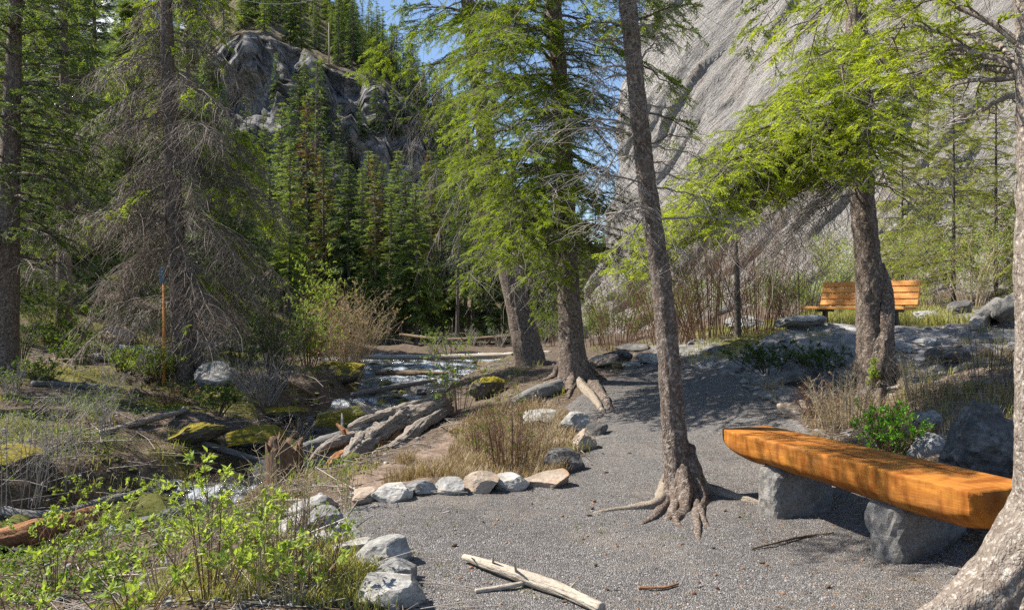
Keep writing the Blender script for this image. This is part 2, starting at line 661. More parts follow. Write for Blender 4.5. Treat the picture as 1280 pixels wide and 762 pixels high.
M['stone_tan'] = rock_mat('stone_tan', (.32, .26, .205), (.44, .37, .3), (.2, .15, .11), rust=(.36, .2, .11))
M['stone_wet'] = rock_mat('stone_wet', (.05, .045, .04), (.1, .085, .07), (.02, .018, .017), moss=((.05, .06, .01), (.12, .12, .02)))
M['stone_moss'] = rock_mat('stone_mossy', (.1, .09, .075), (.17, .15, .12), (.04, .035, .03), moss=((.1, .09, .008), (.28, .22, .015)))
M['support'] = rock_mat('bench_stone', (.2, .187, .17), (.28, .265, .245), (.1, .093, .084), light=(.33, .315, .29), scale=2.0)
M['metal_dark'] = NT('dark_metal').done((.02, .02, .022), .5, spec=.5)
M['wire'] = NT('steel_wire').done((.35, .36, .37), .4, spec=.5)


def _bench_wood():
    b = NT('bench_orange_wood')
    q = b.coord((1.0, 9, 9))
    g = b.noise(2.2, 6, q, .6, .5)
    f = b.noise(9, 5, q, .7)
    kn = b.voro(2.6, b.coord((1, 2.2, 2.2), loc=(.3, .1, .2)))
    c = b.mix(b.ramp(g, [(.3, 0), (.7, 1)]), (.3, .108, .018), (.42, .168, .03))
    c = b.mix(b.ramp(f, [(.3, .55), (.5, 0)]), c, (.26, .07, .008))
    c = b.mix(b.ramp(kn, [(.05, .7), (.13, 0)]), c, (.17, .045, .008))
    # tool marks of the drawknife across the live edge
    t = b.noise(16, 3, b.coord((1, .25, .25)), .5)
    c = b.mix(b.ramp(t, [(.36, .9), (.54, 0)]), c, (.21, .06, .007))
    fl = b.noise(3.2, 5, b.coord((1.2, 1.6, 2.2), loc=(7, 3, 1)), .65)
    c = b.mix(b.ramp(fl, [(.5, 0), (.7, .55)]), c, (.58, .25, .04))
    h = b.math('ADD', b.math('MULTIPLY', g, .6), b.math('MULTIPLY', t, .8))
    gw = b.ramp(b.noise(2.1, 6, b.coord((1, 3, 3), loc=(2, 9, 4)), .7), [(.55, 0), (.72, .45)])
    c = b.mix(gw, c, (.27, .15, .07))
    return b.done(c, .72, b.bump(h, .8, .016), .18)


def _plank():
    b = NT('bench_plank_wood')
    q = b.coord((1.2, 14, 14))
    g = b.noise(3, 5, q, .6, .4)
    c = b.mix(b.ramp(g, [(.3, 0), (.7, 1)]), (.5, .2, .045), (.72, .35, .1))
    return b.done(c, .6, b.bump(g, .3, .005), .3)


def _ground():
    b = NT('forest_ground')
    q = b.coord()
    path, litter, grey, green = (b.attr(k) for k in ('path', 'litter', 'grey', 'green'))
    fine = b.noise(45, 6, q, .7)
    mid = b.noise(6, 6, q, .65)
    big = b.noise(1.1, 5, q, .6)
    soil = b.mix(b.ramp(mid, [(.35, 0), (.65, 1)]), (.055, .04, .03), (.14, .105, .078))
    soil = b.mix(b.ramp(fine, [(.35, .7), (.55, 0)]), soil, (.03, .022, .017))
    soil = b.mix(b.ramp(b.noise(90, 3, b.coord((1, .35, 1))), [(.58, 0), (.66, .7)]), soil, (.36, .29, .2))
    lit = b.mix(b.ramp(mid, [(.3, 0), (.7, 1)]), (.15, .105, .08), (.31, .24, .19))
    lit = b.mix(b.ramp(fine, [(.3, .7), (.55, 0)]), lit, (.08, .045, .03))
    gv = b.voro(75, q, 'F1', 'Color')
    gv2 = b.voro(150, q, 'F1', 'Color')
    sep = b.n('ShaderNodeSeparateColor')
    b.put(sep.inputs[0], gv)
    sep2 = b.n('ShaderNodeSeparateColor')
    b.put(sep2.inputs[0], gv2)
    pick = b.math('ADD', b.math('MULTIPLY', sep.outputs[0], .6), b.math('MULTIPLY', sep2.outputs[1], .4))
    grav = b.ramp(pick, [(.12, (.09, .083, .08)), (.4, (.175, .165, .16)), (.65, (.235, .222, .215)), (.9, (.37, .355, .345))])
    edge = b.voro(75, q, 'DISTANCE_TO_EDGE')
    grav = b.mix(b.ramp(edge, [(0, .7), (.12, 0)]), grav, (.05, .045, .043))
    dust = b.ramp(b.math('ADD', big, b.math('MULTIPLY', mid, .4)), [(.7, 0), (.9, .5)])
    grav = b.mix(dust, grav, (.27, .235, .2))
    damp = b.ramp(b.math('ADD', b.noise(.8, 6, b.coord(loc=(5, 1, 2)), .7), b.math('MULTIPLY', b.noise(9, 4, q), .25)), [(.46, .35), (.64, 0)])
    grav = b.mix(damp, grav, (.065, .058, .054))
    gy = b.mix(b.ramp(mid, [(.35, 0), (.65, 1)]), (.14, .135, .13), (.34, .33, .32))
    gy = b.mix(b.ramp(fine, [(.35, .7), (.55, 0)]), gy, (.06, .055, .052))
    gr = b.mix(b.ramp(mid, [(.35, 0), (.65, 1)]), (.05, .06, .015), (.2, .18, .045))
    gr = b.mix(b.ramp(fine, [(.3, .6), (.6, 0)]), gr, (.04, .035, .015))

    def brk(a, wide=.5):
        w = b.math('ADD', a, b.math('MULTIPLY', b.math('SUBTRACT', b.math('ADD', b.math('MULTIPLY', mid, .6), b.math('MULTIPLY', fine, .4)), .5), wide * 2))
        return b.ramp(w, [(.4, 0), (.6, 1)])
    c = b.mix(brk(litter), soil, lit)
    c = b.mix(brk(grey), c, gy)
    c = b.mix(brk(green), c, gr)
    c = b.mix(brk(path, .45), c, grav)
    hp = b.math('MULTIPLY', b.math('MINIMUM', edge, .35), 2.2)
    h = b.mix(path, b.math('ADD', fine, mid), hp)
    n = b.bump(h, .9, .012)
    return b.done(c, .95, n, .15)


def _cliff():
    b = NT('cliff_rock')
    q = b.coord(src='Object')
    big = b.noise(.16, 6, q, .6)
    fine = b.noise(3.2, 8, q, .75)
    # bedding runs up to the right across the face: «bed» across it and «along» it, in metres
    cv = b.n('ShaderNodeCombineXYZ')
    b.put(cv.inputs[0], b.attr('bed'))
    b.put(cv.inputs[1], b.math('MULTIPLY', b.attr('along'), .24))

    def bedn(s, dt, rg, ds):
        return b.noise(s, dt, cv.outputs[0], rg, ds)
    st = bedn(1.3, 9, .72, .6)
    st2 = bedn(4.5, 8, .75, .8)
    c = b.mix(b.ramp(big, [(.35, 0), (.7, 1)]), (.46, .435, .41), (.6, .57, .535))
    c = b.mix(b.ramp(st, [(.34, .55), (.48, 0)]), c, (.26, .235, .22))
    c = b.mix(b.ramp(st2, [(.37, .75), (.47, 0)]), c, (.15, .135, .125))
    c = b.mix(b.ramp(fine, [(.3, .5), (.5, 0)]), c, (.2, .18, .165))
    c = b.mix(b.ramp(b.noise(.5, 5, b.coord(loc=(3, 5, 1))), [(.56, 0), (.72, .45)]), c, (.44, .33, .25))
    h = b.math('ADD', b.math('ADD', b.math('MULTIPLY', st, 1.6), b.math('MULTIPLY', st2, 1.3)), b.math('MULTIPLY', fine, .7))
    return b.done(c, .92, b.bump(h, 1.0, .4), .2)


def _hill():
    b = NT('hillside_ground')
    q = b.coord()
    rock = b.attr('rock')
    big = b.noise(.12, 6, q, .65)
    fine = b.noise(1.2, 7, q, .7)
    st = b.noise(.5, 7, b.coord((1.2, .6, .5), rot=(.3, .5, 0)), .7, .8)
    r = b.mix(b.ramp(big, [(.35, 0), (.65, 1)]), (.2, .198, .2), (.34, .325, .31))
    r = b.mix(b.ramp(st, [(.38, .75), (.52, 0)]), r, (.07, .068, .07))
    r = b.mix(b.ramp(fine, [(.3, .7), (.55, 0)]), r, (.1, .095, .095))
    s = b.mix(b.ramp(fine, [(.35, 0), (.65, 1)]), (.05, .05, .025), (.22, .17, .1))
    cr = b.voro(.55, b.coord((1, 1, .6)), 'DISTANCE_TO_EDGE')
    r = b.mix(b.ramp(cr, [(0, .7), (.09, 0)]), r, (.07, .068, .068))
    c = b.mix(rock, s, r)
    h = b.math('ADD', b.math('ADD', st, fine), b.math('MULTIPLY', b.math('MINIMUM', cr, .2), 3))
    return b.done(c, .95, b.bump(h, 1.0, .6), .15)


def _mountain():
    b = NT('mountain_snow')
    q = b.coord()
    n = b.noise(.012, 8, b.coord((1, 1, 1.8)), .7)
    c = b.ramp(n, [(.42, (.13, .16, .19)), (.5, (.2, .22, .25)), (.53, (.8, .83, .88)), (.7, (.85, .87, .9))])
    return b.done(c, .9, None, .1)


def _water():
    b = NT('stream_water')
    q = b.coord()
    foam = b.attr('foam')
    rip = b.noise(7, 6, b.coord((1, .55, 1)), .65, .8)
    fine = b.noise(26, 5, q, .7)
    fm = b.math('ADD', foam, b.math('MULTIPLY', b.math('SUBTRACT', b.noise(13, 8, b.coord((1.3, .42, 1)), .8, 1.6), .5), 1.7))
    fmask = b.ramp(fm, [(.75, 0), (1.12, .7)])
    bed = b.mix(b.ramp(b.noise(4, 5, q), [(.4, 0), (.62, 1)]), (.008, .011, .01), (.035, .03, .02))
    c = b.mix(fmask, bed, (.62, .68, .74))
    h = b.math('ADD', rip, b.math('MULTIPLY', fine, .35))
    rough = b.math('ADD', .04, b.math('MULTIPLY', fmask, .5))
    return b.done(c, rough, b.bump(h, 1.0, .1), .4)


M['bench'] = _bench_wood()
M['plank'] = _plank()
M['ground'] = _ground()
M['cliff'] = _cliff()
M['hill'] = _hill()
M['mountain'] = _mountain()
M['water'] = _water()
M['bench_crack'] = NT('crack_dark').done((.07, .025, .008), .9)
M['post_orange'] = wood_mat('post_orange', (.55, .22, .05), (.7, .32, .09), (.3, .1, .03), (9, 9, 1), .7, .4)
M['plate_blue'] = NT('plate_blue').done((.12, .2, .27), .6)


# ------------------------------------------------------------------ the setting
def grid_faces(nr, nc):
    i = np.arange(nr - 1)[:, None] * nc
    j = np.arange(nc - 1)[None]
    return np.stack([i + j, i + j + 1, i + nc + j + 1, i + nc + j], -1).reshape(-1, 4)


def geo(a, b, s0, g):
    out, s = [a], s0
    while out[-1] < b:
        out.append(out[-1] + s)
        s *= g
    return out


ys = np.array([-40, -25, -14, -8, -4, -2, -.8, .2, 1.0, 1.6, 2.1, 2.5, 2.8] + list(np.arange(3, 10, .055)) + geo(10, 60, .06, 1.03)
              + [70, 90, 130, 200, 320])
xr = np.array(list(np.arange(0, 5.5, .06)) + geo(5.5, 40, .07, 1.07) + [60, 100, 180, 320])
xs = np.concatenate([-xr[:0:-1], xr])
X, Y = np.meshgrid(xs, ys)
H0 = smooth_h(X, Y)
PD = poly_dist(X, Y, PATH)
wob = fbm(np.stack([X * 1.1, Y * 1.1, X * 0], -1), 3, 5)
PATHM = 1 - sstep(-.10, .22, PD + .12 * wob)
SD, SW, SZ = stream_at(X, Y)
near = 1 - sstep(45, 70, Y)
rough = (1 - PATHM) * near
H = H0 + rough * (.05 * fbm(np.stack([X * 1.3, Y * 1.3, X * 0], -1), 4, 11) + .02 * fbm(np.stack([X * 6, Y * 6, X * 0], -1), 3, 12))
H = H + PATHM * (.012 * fbm(np.stack([X * 1.6, Y * 1.6, X * 0], -1), 3, 13) + .004 * fbm(np.stack([X * 12, Y * 12, X * 0], -1), 2, 14))
# dips with small ledges on the left bank
lb = sstep(-1.5, -4, X) * sstep(7, 10, Y) * (1 - sstep(26, 34, Y)) * sstep(1.3, 2.2, SD / SW)
H = H + lb * .16 * np.abs(fbm(np.stack([X * .7, Y * .9, X * 0], -1), 4, 21))
# the stony shoulder on the right
rb = sstep(2.2, 3.4, X) * sstep(8.5, 10, Y) * (1 - sstep(16, 20, Y)) * (1 - PATHM)
H = H + rb * .10 * fbm(np.stack([X * 1.5, Y * 1.5, X * 0], -1), 4, 23)
far = sstep(60, 110, Y)
H = H * (1 - far) - 4 * far

q1 = np.stack([X, Y, X * 0], -1)
L1 = poly_dist(X, Y, [hit(*q)[:2] for q in [(440, 612), (530, 570), (600, 525), (660, 505), (700, 530), (690, 590), (560, 600)]])
LITTER = np.clip(1 - sstep(-.3, .7, L1) + .9 * sstep(1.5, 3.0, X) * sstep(3, 5, Y) * (1 - sstep(9, 11, Y)) * (.55 + .3 * wob)
                 + .45 * sstep(-2, -5, X) * (.6 + .5 * fbm(q1 * .5, 3, 31)), 0, 1)
GREY = np.clip(rb * .95 + .6 * lb * (fbm(q1 * .4, 3, 33) + .1), 0, 1)
L2 = poly_dist(X, Y, [hit(*q)[:2] for q in [(200, 764), (320, 700), (420, 700), (465, 740), (460, 764)]])
L3 = poly_dist(X, Y, [(3.8, 13.4), (7.5, 13.2), (10, 22), (5.5, 24)])
GREEN = np.clip((1 - sstep(-.2, .4, L2)) * .8 + (1 - sstep(-.3, 1.0, L3)) * .75
                + .75 * sstep(-1, -3, X) * sstep(8, 10, Y) * (.35 + fbm(q1 * .6, 3, 35)), 0, 1) * (1 - sstep(.8, 1.0, PATHM))

TERR = H
_V = np.stack([X, Y, H], -1).reshape(-1, 3)
_F = grid_faces(*X.shape)
_fm = PATHM.ravel()[_F].mean(1) > .5
_at = {'path': PATHM.ravel(), 'litter': LITTER.ravel(), 'grey': GREY.ravel(), 'green': GREEN.ravel()}
for nm, sel in (('ground', ~_fm), ('gravel_path', _fm)):
    fs = _F[sel]
    used, inv = np.unique(fs, return_inverse=True)
    mb = MB().add(_V[used], inv.reshape(fs.shape))
    tag(mb.build(nm, M['ground'], attrs={k: v[used] for k, v in _at.items()}), kind='structure')


def surf(x, y):
    """Height of the finished ground sheet."""
    i = np.clip(np.searchsorted(ys, y) - 1, 0, len(ys) - 2)
    j = np.clip(np.searchsorted(xs, x) - 1, 0, len(xs) - 2)
    fy = (y - ys[i]) / (ys[i + 1] - ys[i])
    fx = (x - xs[j]) / (xs[j + 1] - xs[j])
    return (TERR[i, j] * (1 - fx) * (1 - fy) + TERR[i, j + 1] * fx * (1 - fy) + TERR[i + 1, j] * (1 - fx) * fy + TERR[i + 1, j + 1] * fx * fy)


def on(px, py):
    p = hit(px, py)
    p[2] = float(surf(p[0], p[1]))
    return p


def on_d(px, d):
    x = (px - 640) / F_PX * d
    return np.array([x, d, float(surf(x, d))])


def field(x, y, A):
    i = np.clip(np.searchsorted(ys, y) - 1, 0, len(ys) - 1)
    j = np.clip(np.searchsorted(xs, x) - 1, 0, len(xs) - 1)
    return A[i, j]


# water
s = np.linspace(0, 1, 420)
C = poly_at(STREAM, s)
tg = unit(np.gradient(C[:, :2], axis=0))
nr = np.stack([-tg[:, 1], tg[:, 0]], -1)
cr = np.linspace(-1.45, 1.45, 46)
WX = C[:, None, 0] + nr[:, None, 0] * cr[None] * C[:, None, 2]
WY = C[:, None, 1] + nr[:, None, 1] * cr[None] * C[:, None, 2]
qq = np.stack([WX, WY, WX * 0], -1)
run = fbm(qq * np.array([1.1, .8, 1]), 4, 41)
rip = fbm(qq * np.array([4.5, 3, 1]), 4, 43)
# small steps where the bed drops over stones
step = vnoise(np.stack([s * 34, s * 0, s * 0], -1), 9)[:, None] + .5 * run
WZ = C[:, None, 3] + .05 * run + .05 * rip * (.5 + .5 * np.clip(step, 0, 1)) + .05 * step
foam = np.clip(.5 + .4 * np.abs(np.gradient(WZ, axis=0)) * 40 + .25 * step, 0, 1)
mb = MB().add(np.stack([WX, WY, WZ], -1).reshape(-1, 3), grid_faces(*WX.shape))
tag(mb.build('stream', M['water'], attrs={'foam': foam.ravel()}), kind='structure')

# the grey rock slab on the right: it leans back and rises out of the picture
A_, B_ = np.array([2.9, 41.0]), np.array([21.0, 13.0])
ab = B_ - A_
nb = np.array([-ab[1], ab[0]]) / np.linalg.norm(ab)          # away from the viewer
if nb[1] < 0:
    nb = -nb
u = np.linspace(-.02, 1.25, 420)
v = np.concatenate([np.linspace(-.08, .25, 90), np.linspace(.256, 1, 110)])
U, Vv = np.meshgrid(u, v)
lean = .27 + .12 * U
hgt = Vv * 42
off = hgt * lean - 2.2 * np.exp(-np.clip(hgt, 0, 99) / 1.8) * sstep(.1, .5, U)
CX = A_[0] + ab[0] * U + nb[0] * off
CY = A_[1] + ab[1] * U + nb[1] * off
CZ = hgt + 0.3
# bedding ribs running up to the right
rib = fbm(np.stack([(U * 33 - hgt * .85) * .55, (U * 33 + hgt) * .07, U * 0], -1), 5, 51)
rib2 = fbm(np.stack([(U * 33 - hgt * .85) * 1.9, (U * 33 + hgt) * .16, U * 0], -1), 4, 52)
lump = fbm(np.stack([U * 6, hgt * .16, U * 0], -1), 4, 53)
low = np.exp(-np.clip(hgt, 0, 99) / 3.0)
blk = fbm(np.stack([U * 24, hgt * .7, U * 0], -1), 5, 54)
disp = .1 * rib + .2 * rib2 + .7 * lump + .9 * low * blk
edge = np.clip((.03 - U) / .05, 0, 1) ** 2 * 3
CX, CY = CX - nb[0] * disp + nb[0] * edge * 2, CY - nb[1] * disp + nb[1] * edge * 3
mb = MB().add(np.stack([CX, CY, CZ], -1).reshape(-1, 3), grid_faces(*CX.shape))
# sides and back so that it is a mass, not a sheet
e = np.stack([CX[:, 0], CY[:, 0], CZ[:, 0]], -1)
back = e + np.array([6.0, 26, 0])
n = len(e)
i = np.arange(n - 1)
mb.add(np.concatenate([e, back]), np.stack([i, i + 1, n + i + 1, n + i], -1))
bedc, alg = (U * 33 - hgt * .85), (U * 33 * .85 + hgt)
tag(mb.build('cliff', M['cliff'], attrs={'bed': np.concatenate([bedc.ravel(), e[:, 2] * 0, e[:, 2] * 0]), 'along': np.concatenate([alg.ravel(), e[:, 2], e[:, 2]])}), kind='structure')

# left hillside with a bare grey rock face part way up; r and bearing about the clearing
pxs = np.linspace(-900, 860, 210)
kx = (pxs - 640) / F_PX
rr = np.concatenate([np.linspace(46, 66, 24), np.linspace(66.8, 76, 16), np.linspace(76.15, 97, 170), np.linspace(98, 200, 60)])
KX, RR = np.meshgrid(kx, rr)
PXG = KX * F_PX + 640
cx = [-900, -300, 60, 170, 235, 270, 300, 340, 400, 440, 480, 520, 550, 600, 700, 860]
cyp = [150, 190, 215, 190, 120, 66, 50, 52, 80, 98, 108, 138, 185, 235, 300, 350]
crest_py = np.interp(PXG, cx, cyp)
crest_z = CAM_Z - (crest_py - HOR) / F_PX * 92
toe_z = np.minimum(3.0 + 3 * sstep(300, 100, PXG), crest_z - 1)
up_px = [-900, 100, 170, 240, 300, 440, 520, 560, 620, 720, 860]
up_py = [120, 120, 90, 30, -60, 20, 118, 160, 215, 300, 350]
top_z = CAM_Z - (np.interp(PXG, up_px, up_py) - HOR) / F_PX * 150
z0 = -1.0 + 0 * RR
a1 = sstep(50, 76, RR)
nz = fbm(np.stack([KX * 30, RR * .12, KX * 0], -1), 4, 61)
face0 = 77 + 1.3 * nz
a2 = sstep(0, 15, RR - face0)
a2 = np.clip(a2 ** .75 + .05 * fbm(np.stack([KX * 24, RR * .35, KX * 0], -1), 4, 66) * (a2 > .02) * (a2 < .97), 0, 1)
a3 = np.clip((RR - 93) / 57, 0, 1.6)
HZ = z0 * (1 - a1) + toe_z * a1
HZ = HZ * (1 - a2) + crest_z * a2
HZ = HZ + np.clip(top_z - crest_z, -8, 99) * np.where(a3 < 1, a3, 1 - .8 * (a3 - 1))
facem = sstep(.02, .12, a2) * (1 - sstep(.97, 1.0, a2)) * sstep(180, 270, PXG) * (1 - sstep(540, 640, PXG))
bl = fbm(np.stack([KX * 45, RR * .3, HZ * .3], -1), 5, 62)
bl2 = fbm(np.stack([KX * 15, RR * .12, HZ * .17], -1), 4, 63)
RD = RR + facem * (3.4 * np.abs(bl2) + 2.2 * np.abs(bl) - 1.6 + .9 * np.abs(fbm(np.stack([KX * 110, RR * .5, HZ * 1.0], -1), 4, 69)))
HZ = HZ + (1 - facem) * .5 * bl * sstep(50, 60, RR)
band = facem + .35 * sstep(.95, 1, a2) * (1 - sstep(96, 104, RR)) * sstep(.0, .3, bl)
HX, HY = KX * RD, RD


def hill_z(px, r):
    i = np.clip(np.searchsorted(rr, r) - 1, 0, len(rr) - 2)
    j = np.clip(np.searchsorted(pxs, px) - 1, 0, len(pxs) - 2)
    return float(HZ[i:i + 2, j:j + 2].min())


mb = MB().add(np.stack([HX, HY, HZ], -1).reshape(-1, 3), grid_faces(*HX.shape))
tag(mb.build('hillside', M['hill'], attrs={'rock': np.clip(band, 0, 1).ravel()}), kind='structure')

# snow-streaked mountain far behind the trees on the left
mx = np.linspace(-1500, 500, 160)
mr = np.linspace(900, 1700, 60)
MX, MR = np.meshgrid(mx, mr)
peak = np.interp(MX, [-1500, -1000, -800, -620, -450, -250, 0, 500], [420, 640, 760, 720, 520, 300, 160, 60])
MZ = peak * sstep(880, 1500, MR) * (1 + .12 * fbm(np.stack([MX * .006, MR * .006, MX * 0], -1), 5, 71)) - 20
mb = MB().add(np.stack([MX, MR, MZ], -1).reshape(-1, 3), grid_faces(*MX.shape))
tag(mb.build('mountain', M['mountain']), kind='structure')

# ------------------------------------------------------------------ camera, sky and sun
cam = bpy.data.cameras.new('camera')
cam.sensor_width = 36
cam.lens = F_PX / 1280 * 36
cam.clip_start = .05
cam.clip_end = 5000
co = bpy.data.objects.new('camera', cam)
COL.objects.link(co)
co.location = (0, 0, CAM_Z)
co.rotation_euler = (math.radians(90), 0, 0)
SC.camera = co

SUN_DIR = unit(np.array([-.97, .20, 0]))
SUN_EL = math.radians(49)
w = bpy.data.worlds.new('World')
SC.world = w
w.use_nodes = True
nt = w.node_tree
bg = next(x for x in nt.nodes if x.type == 'BACKGROUND')
sky = nt.nodes.new('ShaderNodeTexSky')
sky.sky_type = 'NISHITA'
sky.sun_disc = False
sky.sun_elevation = SUN_EL
sky.sun_rotation = math.atan2(SUN_DIR[0], SUN_DIR[1])
sky.altitude = 1400
sky.air_density = 1.0
sky.dust_density = .3
sky.ozone_density = 1.5
nt.links.new(sky.outputs[0], bg.inputs['Color'])
bg.inputs['Strength'].default_value = .095
sun = bpy.data.lights.new('sun', 'SUN')
sun.energy = 5.0
sun.angle = math.radians(.5)
sun.color = (1, .93, .82)
so = bpy.data.objects.new('sun', sun)
COL.objects.link(so)
sd = np.array([SUN_DIR[0] * math.cos(SUN_EL), SUN_DIR[1] * math.cos(SUN_EL), math.sin(SUN_EL)])
so.rotation_euler = Vector(sd).to_track_quat('Z', 'Y').to_euler()
so.location = (-10, 3, 20)
SC.view_settings.view_transform = 'Standard'
SC.view_settings.look = 'None'
SC.view_settings.gamma = 1
SC.view_settings.exposure = 1.1
SC.cycles.max_bounces = 6
SC.cycles.diffuse_bounces = 3
SC.cycles.glossy_bounces = 2
SC.cycles.transmission_bounces = 3
SC.cycles.transparent_max_bounces = 4
SC.cycles.use_denoising = False
SC.cycles.caustics_reflective = False
SC.cycles.caustics_refractive = False
SC.render.use_persistent_data = False


# ------------------------------------------------------------------ plant building blocks
def sprig_template(n=30, L=.12, nl=.022, w=.0045, seed=0, flat=.55, forks=4):
    """A conifer twig tip along +x: a thin forked stem and its needles, each one a pointed blade."""
    r = np.random.default_rng(seed)
    V, T = [], []
    arms = [(np.zeros(3), np.array([1, 0, 0.0]), L)]
    for k in range(forks):
        t = .12 + .62 * (k + r.random() * .6) / forks
        s_ = 1 if k % 2 else -1
        arms.append((np.array([t * L, 0, 0]), unit(np.array([.85, s_ * (.55 + .3 * r.random()), -.12 + .3 * r.random()])), L * (.62 - .3 * t)))
    for o, d0, l in arms:
        m = max(int(n * l / L), 6)
        t = np.sort(r.random(m)) * .98
        a = r.random(m) * 2 * np.pi
        u1 = unit(np.cross(d0, [0, 0, 1.0]))
        u2 = np.cross(u1, d0)
        base = o + d0 * (t * l)[:, None] + np.array([0, 0, -.02]) * (t * t)[:, None] * l / L
        d = unit(d0 * (.7 + .35 * r.random(m))[:, None] + u1 * np.cos(a)[:, None] + u2 * (np.sin(a) * (1 - flat) + .28)[:, None])
        ln = nl * (1.05 - .3 * t) * (.75 + .5 * r.random(m))
        side = unit(np.cross(d, np.array([0, 0, 1.0]) + .55 * r.normal(size=(m, 3))))
        V.append(np.stack([base - side * w / 2, base + side * w / 2, base + d * ln[:, None]], 1).reshape(-1, 3))
        T.append(np.repeat(.24 * (t - .5), 3))
    v = np.concatenate(V)
    return v, np.arange(len(v)).reshape(-1, 3), np.concatenate(T)


def blade_template(n=9, L=.3, nl=.12, w=.03, seed=0, drop=.1):
    """A coarser conifer spray for trees farther away."""
    r = np.random.default_rng(seed)
    t = np.linspace(.05, .95, n)
    sgn = np.where(np.arange(n) % 2, 1, -1)
    base = np.stack([t * L, 0 * t, -drop * t * t * L], -1)
    d = unit(np.stack([.9 + .3 * r.random(n), sgn * (.8 + .3 * r.random(n)), -.35 + .5 * r.random(n)], -1))
    ln = nl * (1.1 - .5 * t) * (.8 + .4 * r.random(n))
    side = unit(np.cross(d, np.array([0, 0, 1.0]) + .5 * r.normal(size=(n, 3))))
    v = np.stack([base - side * w / 2, base + side * w / 2, base + d * ln[:, None]], 1).reshape(-1, 3)
    f = np.arange(n * 3).reshape(-1, 3)
    return v, f, np.repeat(.2 * (t - .5), 3)


SPRIG = {'near': [sprig_template(40, .115, .017, .0055, i) for i in range(4)],
         'mid': [sprig_template(26, .18, .03, .0125, 10 + i) for i in range(4)],
         'far': [blade_template(9, .30, .13, .035, 20 + i) for i in range(4)]}
LEAF_V = np.array([[0, 0, 0], [.42, -.26, .07], [1, 0, -.04], [.42, .26, .07], [.45, 0, -.02]])
LEAF_F = np.array([[0, 1, 4], [1, 2, 4], [0, 4, 3], [4, 2, 3]])


